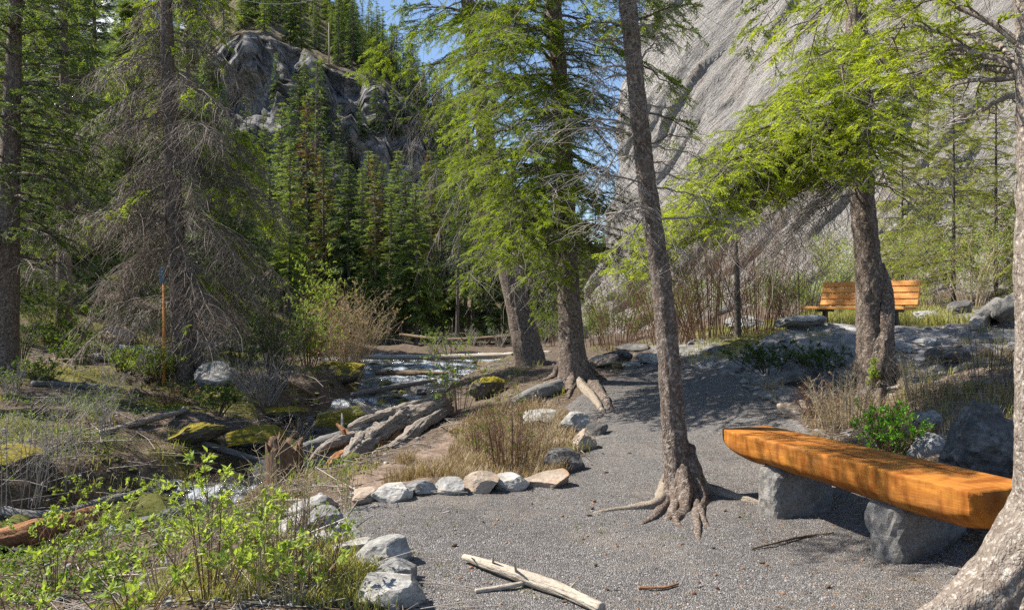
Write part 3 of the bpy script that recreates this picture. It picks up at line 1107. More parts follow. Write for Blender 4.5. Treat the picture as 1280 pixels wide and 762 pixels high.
class Plant:
    """Collects wood, needles or leaves and dead twigs of one plant, and links them as its parts."""

    def __init__(self, seed):
        self.r = np.random.default_rng(seed)
        self.wood, self.fol, self.dead = MB(), MB(), MB()
        self.tw = 1.0

    def bough(self, p0, p2, sag=.15, spread=.5, lod='near', live=1.0, dead=.3, rad=.02, tint=.55, sec=.16, dens=1.0, lift=0.0,
              droop=.25, bare=.15, tipl=1.0, hang=.5):
        """One limb from p0 to p2 with side branchlets: «live» share carries needles, «dead» hangs bare twigs."""
        r = self.r
        p0, p2 = np.asarray(p0, float), np.asarray(p2, float)
        L = np.linalg.norm(p2 - p0)
        p1 = (p0 + p2) / 2 + np.array([0, 0, sag * L]) + r.normal(size=3) * .04 * L
        tt = np.linspace(0, 1, 9)
        c = bez(p0, p1, p2, tt) + r.normal(size=(9, 3)) * .012 * L * np.sin(tt * np.pi)[:, None]
        add_tube(self.wood if live > .05 else self.dead, c, np.maximum(rad * (1 - .85 * tt), .0025), 6, tint=.3 + .3 * r.random())
        n = max(int(L / sec * 2 * dens), 5)
        ts = bare + (1 - bare) * (np.arange(n) + r.random(n)) / n
        b = bez(p0, p1, p2, ts)
        tg = unit(2 * (1 - ts)[:, None] * (p1 - p0) + 2 * ts[:, None] * (p2 - p1))
        sd = unit(np.cross(tg, [0, 0, 1.0]))
        sg = np.where(np.arange(n) % 2, 1.0, -1.0)
        d = unit(tg * (.55 + .5 * r.random(n))[:, None] + sd * (sg * (.7 + .5 * r.random(n)))[:, None]
                 + np.array([0, 0, 1]) * (lift - .15 * r.random(n))[:, None] + .2 * r.normal(size=(n, 3)))
        ln = spread * (1.08 - .72 * ts) * (.6 + .6 * r.random(n)) * np.minimum(1, .35 + 2.2 * (ts - bare + .05))
        ln = np.maximum(ln, .08)
        e = b + d * ln[:, None] + np.array([0, 0, -1]) * (droop * ln)[:, None]
        m = b + d * ln[:, None] * .5 + (np.array([0, 0, .08]) + r.normal(size=(n, 3)) * .09) * ln[:, None]
        isl = r.random(n) < live
        V, Fc = twigs(b, m, e, np.minimum(rad * .35, .006) * self.tw ** .5, .0018 * self.tw, 4)
        self.dead.add(V, Fc, 0, np.repeat(np.where(isl, .02, .3 + .3 * r.random()), 15))
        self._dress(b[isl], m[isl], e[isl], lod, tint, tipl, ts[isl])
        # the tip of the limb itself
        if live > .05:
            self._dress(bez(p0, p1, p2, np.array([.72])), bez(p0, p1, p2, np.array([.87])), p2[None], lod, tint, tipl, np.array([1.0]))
        k = int(n * dead * 3)
        if k:
            i = r.integers(0, n, k)
            s = r.random(k)[:, None]
            q = b[i] * (1 - s) + e[i] * s
            dl = (.12 + .35 * r.random(k))[:, None] * (.5 + hang)
            q2 = q + np.stack([.55 * r.normal(size=k), .55 * r.normal(size=k), -.6 * hang * 2 - .5 * r.random(k) + .3], -1) * dl
            q1 = (q + q2) / 2 + (r.normal(size=(k, 3)) * .22 + [0, 0, .12]) * dl
            V, Fc = twigs(q, q1, q2, .0021 * self.tw, .0009 * self.tw, 3)
            self.dead.add(V, Fc, 0, np.repeat(.3 + .7 * r.random(k), 12))

    def _dress(self, b, m, e, lod, tint, tipl, ts):
        r = self.r
        if len(b) == 0:
            return
        step = {'near': .05, 'mid': .082, 'far': .16}[lod]
        ln = np.linalg.norm(e - b, axis=1)
        cnt = np.maximum((ln / step).astype(int), 2)
        idx = np.repeat(np.arange(len(b)), cnt)
        t = .15 + .85 * np.concatenate([(np.arange(c) + r.random(c)) / c for c in cnt])
        p = (1 - t)[:, None] ** 2 * b[idx] + 2 * (t * (1 - t))[:, None] * m[idx] + (t ** 2)[:, None] * e[idx]
        tg = unit(2 * (1 - t)[:, None] * (m[idx] - b[idx]) + 2 * t[:, None] * (e[idx] - m[idx]))
        keep = (vnoise(p * 3.2, 77) + .9 * t > -.15) | (lod == 'far')
        idx, t, p, tg = idx[keep], t[keep], p[keep], tg[keep]
        K = len(p)
        sd = unit(np.cross(tg, [0, 0, 1.0]))
        d = tg + sd * (r.choice([-1, 1], K) * (.35 + .6 * r.random(K)) * (t < .96))[:, None] + r.normal(size=(K, 3)) * .12
        d[:, 2] += .05 - .22 * r.random(K)
        Mx = spin(frames(d), r.normal(size=K) * .5)
        sc = (.75 + .5 * r.random(K)) * (1.05 - .3 * t)
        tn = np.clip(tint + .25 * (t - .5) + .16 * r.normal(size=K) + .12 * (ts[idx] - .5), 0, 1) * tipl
        g = r.integers(0, 4, K)
        for j, (tv, tf, tvar) in enumerate(SPRIG[lod]):
            s = g == j
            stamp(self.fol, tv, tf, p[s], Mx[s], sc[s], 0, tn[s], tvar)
        V, Fc = twigs(p, p + .5 * d * .05, p + unit(d) * (sc * {'near': .11, 'mid': .14, 'far': .22}[lod])[:, None], .0016, .0008, 1, 3)
        if lod != 'far':
            self.dead.add(V, Fc, 0, .02)

    def trunk(self, pts, rad, k=28, n=70, wob=.10, mat=0, wobf=5.0, fine=0.0):
        s = np.linspace(0, 1, n)
        c = poly_at(pts, s)
        r_ = np.interp(s, np.linspace(0, 1, len(rad)), rad)
        add_tube(self.wood, c, r_, k, mat, .5, wob=wob, wobf=wobf, seed=int(self.r.integers(1000)), fine=fine)
        self.axis, self.arad = c, r_
        return self

    def at_z(self, z):
        i = np.abs(self.axis[:, 2] - z).argmin()
        return self.axis[i], self.arad[i]

    def root(self, pts, r0, r1, k=10, mat=0):
        s = np.linspace(0, 1, 22)
        c = poly_at(pts, s)
        add_tube(self.wood, c, r0 * (1 - s) ** .8 + r1, k + 8, mat, .5, wob=.2, wobf=7, seed=int(self.r.integers(1000)), grain=.12)

    def finish(self, name, loc, label, cat, group, wmat, fmat, dmat, crown='crown', dead='dead_twigs', trunk='trunk'):
        o = empty(name, loc, label, cat, group)
        if self.wood.n:
            self.wood.build(trunk, wmat, o, loc=None)
        if self.fol.n:
            self.fol.build(crown, fmat, o, smooth=False)
        if self.dead.n:
            self.dead.build(dead, dmat, o)
        l = Vector([float(c) for c in loc])
        for ch in o.children:
            ch.data.transform(__import__('mathutils').Matrix.Translation(-l))
        return o


def conifer(pl, H, R, z0, lod='far', step=.32, per=6, live=1.0, dead=.2, tint=.5, sec=.3, lean=(0, 0), droop=.3, power=.85, low_dead=0.0,
            trunk_r=None, base=(0, 0, 0), sag=.1, k=8):
    """A whole spruce: trunk and whorls of limbs, longer towards the ground."""
    r = pl.r
    b = np.asarray(base, float)
    top = b + np.array([lean[0], lean[1], H])
    tr = trunk_r or H * .014
    pl.trunk([b + [0, 0, -.3], b + (top - b) * .33, b + (top - b) * .66, top], [tr * 1.25, tr * .85, tr * .5, .01], k=k, n=16, wob=.06)
    z = z0
    while z < H * .985:
        f = (z - z0) / (H - z0)
        for q in range(per):
            a = r.random() * 2 * np.pi
            L = R * max((1 - f) ** power, .05) * (.65 + .55 * r.random())
            p0 = b + (top - b) * (z + step * r.random()) / H
            dn = (.35 - .75 * f) * (.6 + .6 * r.random())
            p2 = p0 + np.array([np.cos(a), np.sin(a), -dn]) * L
            lv = live if f > low_dead else live * .15
            pl.bough(p0, p2, sag=sag, spread=L * .42, lod=lod, live=lv, dead=dead if f > low_dead else dead + .6, rad=max(.012, tr * .13),
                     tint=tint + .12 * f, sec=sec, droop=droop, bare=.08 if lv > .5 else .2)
        z += step * (1.1 - .5 * f)


def shrub(seed, base, H, R, stems=14, sub=5, leaf=.03, per=9, sr=.006, lod_t=.6, straight=.5, wmat='twig_brown', lmat='leaf_mid', name='leafy_shrub',
          label='', cat='shrub', group=None, rosette=True, twigk=2, lean=(0, 0), leafs=1.0, arch=.2, topbias=0.0, low=.25, flat=0.0, spread0=.22):
    """Stems from one base, side shoots, and leaves in small rosettes along and at the end of the shoots."""
    r = np.random.default_rng(seed)
    base = np.asarray(base, float)
    st, lf = MB(), MB()
    a = r.random(stems) * 2 * np.pi
    rad = R * np.sqrt(r.random(stems))
    b0 = base + np.stack([np.cos(a) * rad * spread0, np.sin(a) * rad * spread0, -.04 + 0 * a], -1)
    hh = H * (.6 + .45 * r.random(stems)) * (1 - .35 * (rad / R) ** 2)
    e0 = base + np.stack([np.cos(a) * rad + lean[0] * hh, np.sin(a) * rad + lean[1] * hh, hh], -1)
    m0 = (b0 + e0) / 2 + np.stack([0 * a, 0 * a, arch * H * np.ones(stems)], -1) + r.normal(size=(stems, 3)) * .07 * H * (1 - straight)
    v, f = twigs(b0, m0, e0, sr, sr * .3, 6, 5)
    st.add(v, f, 0, np.repeat(.2 + .7 * r.random(stems), 35))
    n = stems * sub
    i = np.repeat(np.arange(stems), sub)
    t = low + (1 - low) * r.random(n)
    p = (1 - t)[:, None] ** 2 * b0[i] + 2 * (t * (1 - t))[:, None] * m0[i] + (t ** 2)[:, None] * e0[i]
    ax = r.random(n) * 2 * np.pi
    ln = H * .30 * (.35 + .8 * r.random(n)) * (1.1 - .5 * t)
    d = np.stack([np.cos(ax), np.sin(ax), (.9 - flat) * (.4 + .9 * r.random(n)) + straight * .4], -1)
    e = p + unit(d) * ln[:, None]
    m = (p + e) / 2 + r.normal(size=(n, 3)) * .1 * ln[:, None]
    v, f = twigs(p, m, e, sr * .5, sr * .2, 3)
    st.add(v, f, 0, np.repeat(.2 + .75 * r.random(n), 12))
    tw = n * twigk
    i2 = np.repeat(np.arange(n), twigk)
    t2 = .3 + .7 * r.random(tw)
    q = (1 - t2)[:, None] ** 2 * p[i2] + 2 * (t2 * (1 - t2))[:, None] * m[i2] + (t2 ** 2)[:, None] * e[i2]
    dq = unit(d[i2] + r.normal(size=(tw, 3)) * .7)
    l3 = ln[i2] * (.25 + .4 * r.random(tw))
    eq = q + dq * l3[:, None]
    v, f = twigs(q, (q + eq) / 2 + r.normal(size=(tw, 3)) * .05 * l3[:, None], eq, sr * .28, sr * .14, 2)
    st.add(v, f, 0, np.repeat(.3 + .7 * r.random(tw), 9))
    o = empty(name, base, label, cat, group)
    if leafs > 0:
        tips = np.concatenate([eq, e] if rosette else [eq, e, q])
        dirs = np.concatenate([dq, unit(d)] if rosette else [dq, unit(d), dq])
        keep = r.random(len(tips)) < leafs * (1 if not topbias else np.clip((tips[:, 2] - base[2]) / H * topbias, 0, 1))
        tips, dirs = tips[keep], dirs[keep]
        K = len(tips) * per
        j = np.repeat(np.arange(len(tips)), per)
        dl = unit(dirs[j] * .75 + r.normal(size=(K, 3)) * .75 + [0, 0, .15])
        ps = tips[j] - dirs[j] * (r.random(K) * leaf * 1.4)[:, None] + r.normal(size=(K, 3)) * leaf * (.12 if rosette else .8)
        stamp(lf, LEAF_V, LEAF_F, ps, spin(frames(dl), r.normal(size=K) * .7), leaf * (.55 + .6 * r.random(K)), 0,
              np.clip(lod_t + .2 * r.normal(size=K), 0, 1))
    st.build('stems', M[wmat], o, loc=base).location = (0, 0, 0)
    if lf.n:
        lf.build('leaves', M[lmat], o, smooth=False, loc=base).location = (0, 0, 0)
    return o


def rock(seed, size, cuts=9, rough=.05, sub=4, depth=.75, flatb=True):
    """An angular stone: a ball cut by planes, then roughened. Unit size times «size» (x, y, z half-axes)."""
    r = np.random.default_rng(seed)
    v, f = ico(sub)
    v = v.copy()
    for _ in range(cuts):
        n = unit(r.normal(size=3))
        d = depth * (.75 + .35 * r.random())
        k = v @ n
        v = v - np.maximum(k - d, 0)[:, None] * n
    v = v / np.abs(v).max(0)
    q = v * 2.2 + r.random(3) * 50
    v = v * (1 + rough * fbm(q, 4, seed)[:, None] + rough * .5 * fbm(q * 5, 3, seed + 3)[:, None])
    return v * np.asarray(size, float), f


def put_rock(name, p, size, mat, label, cat='stone', rot=0.0, sink=.25, group=None, seed=0, kind=None, **kw):
    v, f = rock(seed, size, **kw)
    mb = MB().add(v, f)
    o = mb.build(name, M[mat], smooth=False)
    o.location = (p[0], p[1], p[2] + size[2] * (1 - sink * 2))
    r = np.random.default_rng(seed + 99)
    o.rotation_euler = (.12 * r.normal(), .12 * r.normal(), rot)
    return tag(o, label, cat, group, kind)


def log(name, pts, rad, mat, label, cat='log', seed=0, wob=.12, k=18, n=40, endmat=None, group=None, stubs=0, wobf=4):
    pts = np.asarray(pts, float)
    base = pts.mean(0)
    s = np.linspace(0, 1, n)
    c = poly_at(pts, s)
    rr_ = np.interp(s, np.linspace(0, 1, len(rad)), rad)
    mb = MB()
    add_tube(mb, c, rr_, max(k, 30), 0, .5, capmat=1 if endmat else None, wob=wob, wobf=wobf, seed=seed, grain=.09)
    r = np.random.default_rng(seed)
    ax = unit(pts[-1] - pts[0])
    sid = unit(np.cross(ax, [0, 0, 1.0]))
    for _ in range(stubs):
        i = r.integers(4, n - 4)
        d = unit(sid * r.choice([-1, 1]) * r.random() + np.array([0, 0, .7 * r.random() + .2]) + .4 * ax)
        L = rr_[i] * (1.2 + 2.2 * r.random())
        add_tube(mb, [c[i], c[i] + d * (rr_[i] + L * .4), c[i] + d * (rr_[i] + L)], [rr_[i] * .28, rr_[i] * .2, rr_[i] * .08], 7)
    yaw = math.atan2(ax[1], ax[0])
    o = mb.build(name, [M[mat]] + ([M[endmat]] if endmat else []), loc=base)
    # turn the mesh so that the grain runs along the log
    R = __import__('mathutils').Matrix.Rotation(-yaw, 4, 'Z')
    o.data.transform(R)
    o.rotation_euler = (0, 0, yaw)
    return tag(o, label, cat, group)


# ------------------------------------------------------------------ log bench beside the path
def log_bench(name, fl, fr, ztop, width, thick, label, matn='bench', support=True, zg=0.0, seed=3):
    """fl, fr: the ends of the front edge in plan. A half-log with a flat sawn top on two stone blocks."""
    fl, fr = np.asarray(fl, float), np.asarray(fr, float)
    L = np.linalg.norm(fr - fl)
    ax = (fr - fl) / L
    pp = np.array([-ax[1], ax[0]])
    if pp[1] < 0:
        pp = -pp
    mid = (fl + fr) / 2 + pp * width / 2
    yaw = math.atan2(ax[1], ax[0])
    o = empty(name, (mid[0], mid[1], zg), label, 'bench')
    o.rotation_euler = (0, 0, yaw)
    sgn = 1 if np.dot(np.array([-math.sin(yaw), math.cos(yaw)]), pp) > 0 else -1
    n = 90
    xs_ = np.linspace(-L / 2, L / 2, n)
    t = np.linspace(0, 1, n)
    mb = MB()
    prof = []
    up = 15
    for i, x in enumerate(xs_):
        e0 = max(0, 1 - t[i] / .13)
        e1 = max(0, 1 - (1 - t[i]) / .10)
        th = thick * (1 - .36 * e0 ** 1.8 - .12 * e1 ** 2) * (1 + .03 * math.sin(x * 3.1))
        yf = -width / 2 + .05 * e0 ** 2 + .012 * math.sin(x * 2.3 + 1) + .008 * math.sin(x * 7)
        yb = width / 2 - .02 * e0 - .015 * e1 + .012 * math.sin(x * 1.7)
        pts = [(yf + .004, 0)]
        for a in np.linspace(0, 1, up):
            # front live edge: bulges out a little under the top, then turns under
            pts.append((yf - .006 * math.sin(a * math.pi) + .03 * a + .11 * max(0, a - .55) ** 2 / .2, -.004 - (th - .004) * a ** .9))
        pts += [(yf + .24, -th * 1.03), (yb - .16, -th * 1.0)]
        for a in np.linspace(1, 0, up):
            pts.append((yb + .01 * math.sin(a * math.pi) - .13 * a ** 2.2, -.006 - (th - .006) * a ** .85))
        pts.append((yb - .006, 0))
        # flat top, divided so that it can dip and weather
        for a in np.linspace(0, 1, 12)[1:-1]:
            pts.append((yb - .006 + (yf + .008 - yb + .006) * a, 0))
        prof.append([(x, y, z) for y, z in pts])
    A = np.array(prof)
    q = A * np.array([5, 9, 9])
    wv = fbm(q, 4, seed)
    scal = vnoise(A * np.array([14, 3, 6]), seed + 5)
    front = (A[..., 2] < -.004)
    A[..., 1] += np.where(front, .006 * wv + .004 * scal, 0) * np.where(A[..., 1] < 0, 1, -1)
    A[..., 2] += np.where(front, .006 * wv, .0012 * wv)
    A[..., 1] *= sgn
    A[..., 2] += ztop - zg
    m = A.shape[1]
    i = np.arange(n - 1)[:, None] * m
    j = np.arange(m)[None]
    j2 = (j + 1) % m
    mb.add(A.reshape(-1, 3), np.stack([i + j, i + m + j, i + m + j2, i + j2], -1).reshape(-1, 4))
    for row, fl_ in ((0, 1), (n - 1, 0)):
        ring = A[row]
        cen = ring.mean(0)
        inner = cen + (ring - cen) * .93 + np.array([-.022 if row == 0 else .022, 0, 0])
        inn2 = cen + (ring - cen) * .5 + np.array([-.03 if row == 0 else .03, 0, 0])
        vv = np.concatenate([ring, inner, inn2, [cen + np.array([-.032 if row == 0 else .032, 0, 0])]])
        k = np.arange(m)
        k2 = (k + 1) % m
        f4 = np.concatenate([np.stack([k, k2, m + k2, m + k], -1), np.stack([m + k, m + k2, 2 * m + k2, 2 * m + k], -1)])
        mb.add(vv, f4)
        mb.add(vv, np.stack([2 * m + k, 2 * m + k2, np.full(m, 3 * m)], -1))
    seat = mb.build('seat', M[matn], o)
    # long drying cracks in the sawn top
    r = np.random.default_rng(seed)
    cb = MB()
    for y0, x0, x1 in ((.02, -L * .5, -L * .08), (-.08, -L * .12, L * .2), (.11, L * .02, L * .42)):
        s = np.linspace(0, 1, 26)
        yy = y0 + .012 * vnoise(np.stack([s * 7, s * 0, s * 0 + y0 * 50], -1), 4)
        wd = .004 * np.sin(s * np.pi) + .0006
        xx = x0 + (x1 - x0) * s
        zz = np.full(26, ztop - zg + .0022)
        a = np.stack([xx, (yy - wd) * sgn, zz], -1)
        b = np.stack([xx, (yy + wd) * sgn, zz], -1)
        cb.add(np.concatenate([a, b]), np.stack([np.arange(25), np.arange(25) + 1, np.arange(25) + 27, np.arange(25) + 26], -1))
    cb.build('drying_crack', M['bench_crack'], seat)
    if support:
        for q_, (xq, hw, hd, off) in enumerate(((-L * .26, .13, .27, .05), (L * .19, .15, .36, .17))):
            v, f = rock(70 + q_, (hw, hd, .24), cuts=0, rough=.02, sub=4)
            # a squarish block: push the ball out towards a box
            u_ = v / np.array([hw, hd, .24])
            e_ = 4.6
            k = (np.abs(u_) ** e_).sum(1) ** (1 / e_)
            u_ = u_ / k[:, None]
            nzz = fbm(u_ * 2.3 + q_ * 9, 4, 80 + q_)[:, None] * .06 + fbm(u_ * 9, 3, 81)[:, None] * .022
            v = u_ * (1 + nzz) * np.array([hw, hd, .24]) * np.array([1, 1, 1])
            v[:, 0] *= 1 + .12 * u_[:, 2] * (-1 if q_ == 0 else 1)
            sb = MB().add(v, f)
            ob = sb.build('support', M['support'], o, smooth=False)
            ob.location = (xq, off * sgn, ztop - zg - thick * .93 - .22)
            ob.rotation_euler = (0, 0, .12 * (1 if q_ else -.5))
    return o


log_bench('log_bench', (1.66, 6.28), (2.42, 4.17), .56, .50, .235,
          'big orange half-log bench with a flat top on two rough stone blocks')

# ------------------------------------------------------------------ plank bench on the rise
dl, dr = 13.9, 12.6
pl_, pr_ = P(1024, 383, dl), P(1146, 384, dr)
c_ = (pl_ + pr_) / 2
yaw = math.atan2(pr_[1] - pl_[1], pr_[0] - pl_[0])
Lb = np.linalg.norm((pr_ - pl_)[:2])
zs = 1.50
zg_ = float(surf(c_[0], c_[1]))
o = empty('park_bench', (c_[0], c_[1], zg_), 'orange wooden bench with a slatted backrest on the stony rise behind the trees', 'bench')
o.rotation_euler = (0, 0, yaw)


def box(mb, c, s, bev=.008, rx=0.0, mat=0):
    """A box with chamfered edges, turned about x."""
    c, s = np.asarray(c, float), np.asarray(s, float) / 2
    v = []
    for sx in (-1, 1):
        for sy in (-1, 1):
            for sz in (-1, 1):
                g = np.array([sx, sy, sz])
                for ax in range(3):
                    q = g * s - g * bev
                    q[ax] = g[ax] * s[ax]
                    v.append(q)
    v = np.array(v)
    import bmesh
    bm = bmesh.new()
    for q in v:
        bm.verts.new(q)
    bmesh.ops.convex_hull(bm, input=bm.verts)
    bm.verts.ensure_lookup_table()
    bm.verts.index_update()
    vv = np.array([q.co[:] for q in bm.verts])
    f = [[q.index for q in fc.verts] for fc in bm.faces]
    bm.free()
    ca, sa = math.cos(rx), math.sin(rx)
    R = np.array([[1, 0, 0], [0, ca, -sa], [0, sa, ca]])
    vv = vv @ R.T + c
    for k in (3, 4):
        ff = np.array([q for q in f if len(q) == k])
        if len(ff):
            mb.add(vv, ff, mat)
    return mb


zt = zs - zg_ + .0
seat_o = MB()
for k in range(3):
    box(seat_o, (-.04, -.10 - .15 * k, zt), (Lb + .1, .135, .05))
seat_o.build('seat', M['plank'], o, smooth=False)
bk = MB()
for k in range(4):
    box(bk, (.02, .02 + .03 * k, zt + .09 + .105 * k), (Lb, .04, .092), rx=-.25)
bk.build('backrest', M['plank'], o, smooth=False)
for sx in (-1, 1):
    lg = MB()
    box(lg, (sx * Lb * .36, -.22, zt - .36), (.07, .09, .68), .01)
    box(lg, (sx * Lb * .36, -.22, zt - .045), (.08, .46, .04), .006)
    lg.build('leg', M['metal_dark'], o, smooth=False)
    br = MB()
    box(br, (sx * Lb * .36, .095, zt + .2), (.05, .03, .55), .006, rx=-.25)
    br.build('back_post', M['metal_dark'], o, smooth=False)

# ------------------------------------------------------------------ the spruces that stand along the path


def rpts(px_list, d):
    return [P(x, y, d) for x, y in px_list]


def rise(pts, H, bend=(0, 0)):
    """Carry a trunk on above the picture."""
    a, b = np.asarray(pts[-2]), np.asarray(pts[-1])
    d = unit(b - a)
    for k in range(1, 4):
        pts.append(b + d * H * k / 3 + np.array([bend[0], bend[1], 0]) * (k / 3) ** 2)
    return pts


def wild_crown(pl, z0, z1, R, step, per, lod, live, dead, tint, azim=None, spread=.42, sec=.16, droop=.25, drop=.35, taper=.6, sag=.12, bare=.15, hang=.5,
               hole=None):
    r = pl.r
    z = z0
    while z < z1:
        for _ in range(per):
            a = r.random() * 2 * np.pi if azim is None else np.radians(r.uniform(*azim))
            c, tr = pl.at_z(z + r.random() * step)
            f = (z - z0) / (z1 - z0)
            L = R * (1 - taper * f) * (.55 + .6 * r.random())
            p2 = c + np.array([np.cos(a), np.sin(a), -drop * (.5 + r.random()) + .3 * f]) * L
            pl.bough(c, p2, sag, L * spread, lod, live, dead, max(.01, tr * .12), tint, sec, 1.0, 0, droop, bare, 1.0, hang)
        z += step


# --- the spruce with bare roots in the middle of the gravel
pl = Plant(101)
b1 = on(850, 618)
d1 = b1[1]
pts = [b1 + np.array([0, .0, -.12])] + rpts([(848, 596), (843, 540), (836, 450), (826, 345), (810, 235), (797, 125), (784, 0)], d1)
pts = rise(pts, 5.5, (-.3, .2))
pl.trunk(pts, [.135, .12, .098, .09, .083, .078, .074, .07, .065, .04, .01], 64, 260, .08, fine=.0055)
zr = b1[2]
for (q, r0, mt) in ((((847, 575), (838, 612), (820, 632), (790, 638), (735, 642)), .055, 1), (((845, 570), (834, 622), (815, 642), (788, 664)), .06, 0),
                   (((851, 572), (848, 630), (838, 646), (826, 656)), .075, 0), (((852, 575), (856, 634), (850, 652), (858, 668)), .06, 0),
                   (((858, 572), (872, 622), (878, 640), (886, 664)), .07, 0), (((858, 575), (876, 614), (905, 620), (952, 630)), .065, 1),
                   (((855, 580), (866, 632), (872, 655), (880, 690)), .055, 0), (((852, 560), (862, 600), (884, 606)), .09, 0), (((848, 565), (842, 604), (828, 612)), .09, 0)):
    ps = []
    for k, (x, y) in enumerate(q):
        if k == 0:
            ps.append(P(x, y, d1))
        else:
            g = on(x, y)
            ps.append(g + np.array([pl.r.normal() * .02, pl.r.normal() * .03, (.035 - .012 * k) if mt else (.022 - .014 * k)]))
    pl.root(ps, r0, .016 if mt else .009, 14, mt)
# crown above the picture; a few bare limbs in view; the green one to the left at the top
wild_crown(pl, 4.6, 8.8, 1.25, .3, 4, 'near', .75, .3, .55, sec=.17)
for k in range(26):
    c, _ = pl.at_z(4.0 + 1.6 * pl.r.random())
    pl.bough(c, np.array([pl.r.uniform(-2.0, .1), pl.r.uniform(5.2, 6.6), pl.r.uniform(4.3, 5.6)]), .1, .7, 'near', .6, .5, .02, .55, .16)
for k in range(16):
    c, _ = pl.at_z(4.2 + 1.8 * pl.r.random())
    pl.bough(c, c + np.array([pl.r.uniform(-1.7, -.5), pl.r.uniform(-.5, .7), pl.r.uniform(-.25, .3)]), .1, .6, 'near', .7, .6, .018, .5, .16)
wild_crown(pl, 2.2, 4.1, 1.2, .22, 3, 'near', 0.0, .9, .4, sec=.16, drop=.1, hang=.4)
for (y0, x2, y2, dd, lv, ra) in ((40, 735, 30, -.3, .3, .015), (95, 740, 110, .2, 0, .012), (30, 870, 5, -.2, .6, .014), (140, 865, 165, .1, .5, .012),
                             (185, 872, 175, .5, .2, .01), (215, 760, 262, -.2, 0, .012), (235, 905, 262, .0, .0, .01), (300, 862, 320, -.2, 0, .008),
                             (75, 860, 130, .3, .4, .01), (160, 745, 235, -.1, .0, .014), (260, 775, 330, -.3, 0, .012)):
    c = P(np.interp(y0, [0, 125, 235, 345], [784, 797, 810, 826]), y0, d1)
    pl.bough(c, P(x2, y2, d1 + dd), .12, .3, 'near', lv, .9, ra, .5, .12, 1, 0, .3, .15)
pl.finish('spruce_tree', b1, 'slim leaning spruce whose bare pale roots spread over the gravel beside the log bench', 'tree', None,
          [M['bark_grey'], M['root']], M['needle_mid'], M['twig_grey'])

# --- the thick spruce at the bend of the path
pl = Plant(102)
b2 = on(717, 478)
d2 = b2[1]
pts = [b2 + np.array([0, 0, -.2])] + rpts([(717, 462), (713, 410), (709, 330), (705, 230), (699, 100), (691, 0)], d2)
pts = rise(pts, 6, (0, .2))
pl.trunk(pts, [.30, .235, .185, .17, .15, .135, .12, .09, .05, .01], 48, 180, .07, fine=.008)
for (q, r0, mt) in ((((713, 435), (706, 474), (690, 488), (672, 500)), .15, 0), (((718, 435), (734, 476), (748, 492), (768, 516)), .14, 0),
                (((716, 440), (727, 480), (736, 498), (752, 520)), .11, 1), (((713, 440), (700, 472), (680, 480)), .13, 0), (((714, 440), (716, 482), (708, 498)), .12, 0), (((716, 440), (738, 468), (765, 470)), .12, 0)):
    ps = [P(*q[0], d2)] + [on(x, y) + np.array([pl.r.normal() * .03, 0, .03 - .02 * i]) for i, (x, y) in enumerate(q[1:])]
    pl.root(ps, r0, .016, 16, mt)
A2 = lambda y: P(np.interp(y, [0, 100, 230, 330, 410], [691, 699, 705, 709, 713]), y, d2)
for (y0, x2, y2, dd, lv, sp, ti) in ((10, 560, 45, -1.0, .95, 1.0, .5), (60, 545, 90, -.4, .9, 1.0, .5), (95, 560, 135, -1.2, .95, 1.0, .55), (120, 790, 150, -.8, .8, .6, .5),
                                     (150, 575, 190, -1.0, .9, .9, .5), (185, 555, 235, -1.6, .9, 1.0, .55), (215, 605, 260, -1.8, .95, .8, .68),
                                     (140, 765, 195, -1.6, .95, .7, .62), (235, 600, 290, -1.4, .9, .9, .6), (250, 585, 345, -1.8, .9, .8, .66),
                                     (290, 660, 350, -1.6, .9, .6, .7), (265, 750, 320, -1.2, .6, .5, .5), (30, 620, 20, -1.5, .9, 1.0, .55), (0, 660, -40, -1.5, .9, 1.0, .55),
                                     (70, 770, 75, .6, .4, .5, .3), (20, 750, 30, .3, .4, .6, .35), (175, 640, 232, -2.0, .95, .9, .62), (330, 672, 395, -1.4, .8, .4, .7),
                                     (300, 640, 330, -1.0, .85, .6, .65), (345, 690, 395, -1.2, .7, .35, .6), (205, 690, 250, -2.0, .95, .8, .66), (275, 628, 318, -2.0, .95, .7, .72),
                                     (110, 620, 150, -1.8, .95, .9, .55), (60, 640, 70, -2, .95, .9, .55), (240, 735, 262, -1.8, .9, .6, .6), (160, 720, 185, -2, .95, .6, .66), (110, 775, 140, -.5, .8, .6, .5), (60, 760, 110, -1, .7, .6, .45), (150, 790, 170, .2, .7, .6, .45), (90, 740, 130, -1.6, .9, .7, .6),
                                     (190, 780, 240, -.4, .75, .6, .5), (225, 770, 270, .3, .7, .6, .45),
                                     (210, 620, 275, -2.6, .95, .9, .75), (240, 650, 300, -2.8, .95, .9, .78), (265, 640, 340, -2.2, .95, .8, .78), (285, 675, 335, -2.6, .95, .7, .78),
                                     (255, 610, 312, -2.0, .95, .8, .75), (300, 690, 352, -2.4, .9, .6, .75), (230, 690, 280, -2.8, .95, .8, .75), (280, 600, 350, -1.6, .9, .7, .7),
                                     (190, 590, 215, -2.4, .95, .9, .7), (155, 570, 165, -2.2, .95, .9, .68), (120, 600, 120, -2.6, .95, 1, .68), (80, 590, 85, -2.4, .95, 1, .66),
                                     (165, 660, 195, -2.9, .95, .9, .72), (40, 610, 50, -2.4, .95, 1, .62), (130, 680, 140, -2.8, .95, .9, .68)):
    pl.bough(A2(y0), P(x2, y2, d2 + dd), .16, sp, 'near', lv, .3, .028, ti, .15, 1.1, .04, .15, .1, 1, .7)
wild_crown(pl, 5.6, 10, 2.4, .4, 4, 'mid', .85, .3, .5, sec=.22)
wild_crown(pl, 1.9, 5.6, 1.3, .26, 3, 'mid', .04, 1.0, .3, sec=.2, hang=.8)
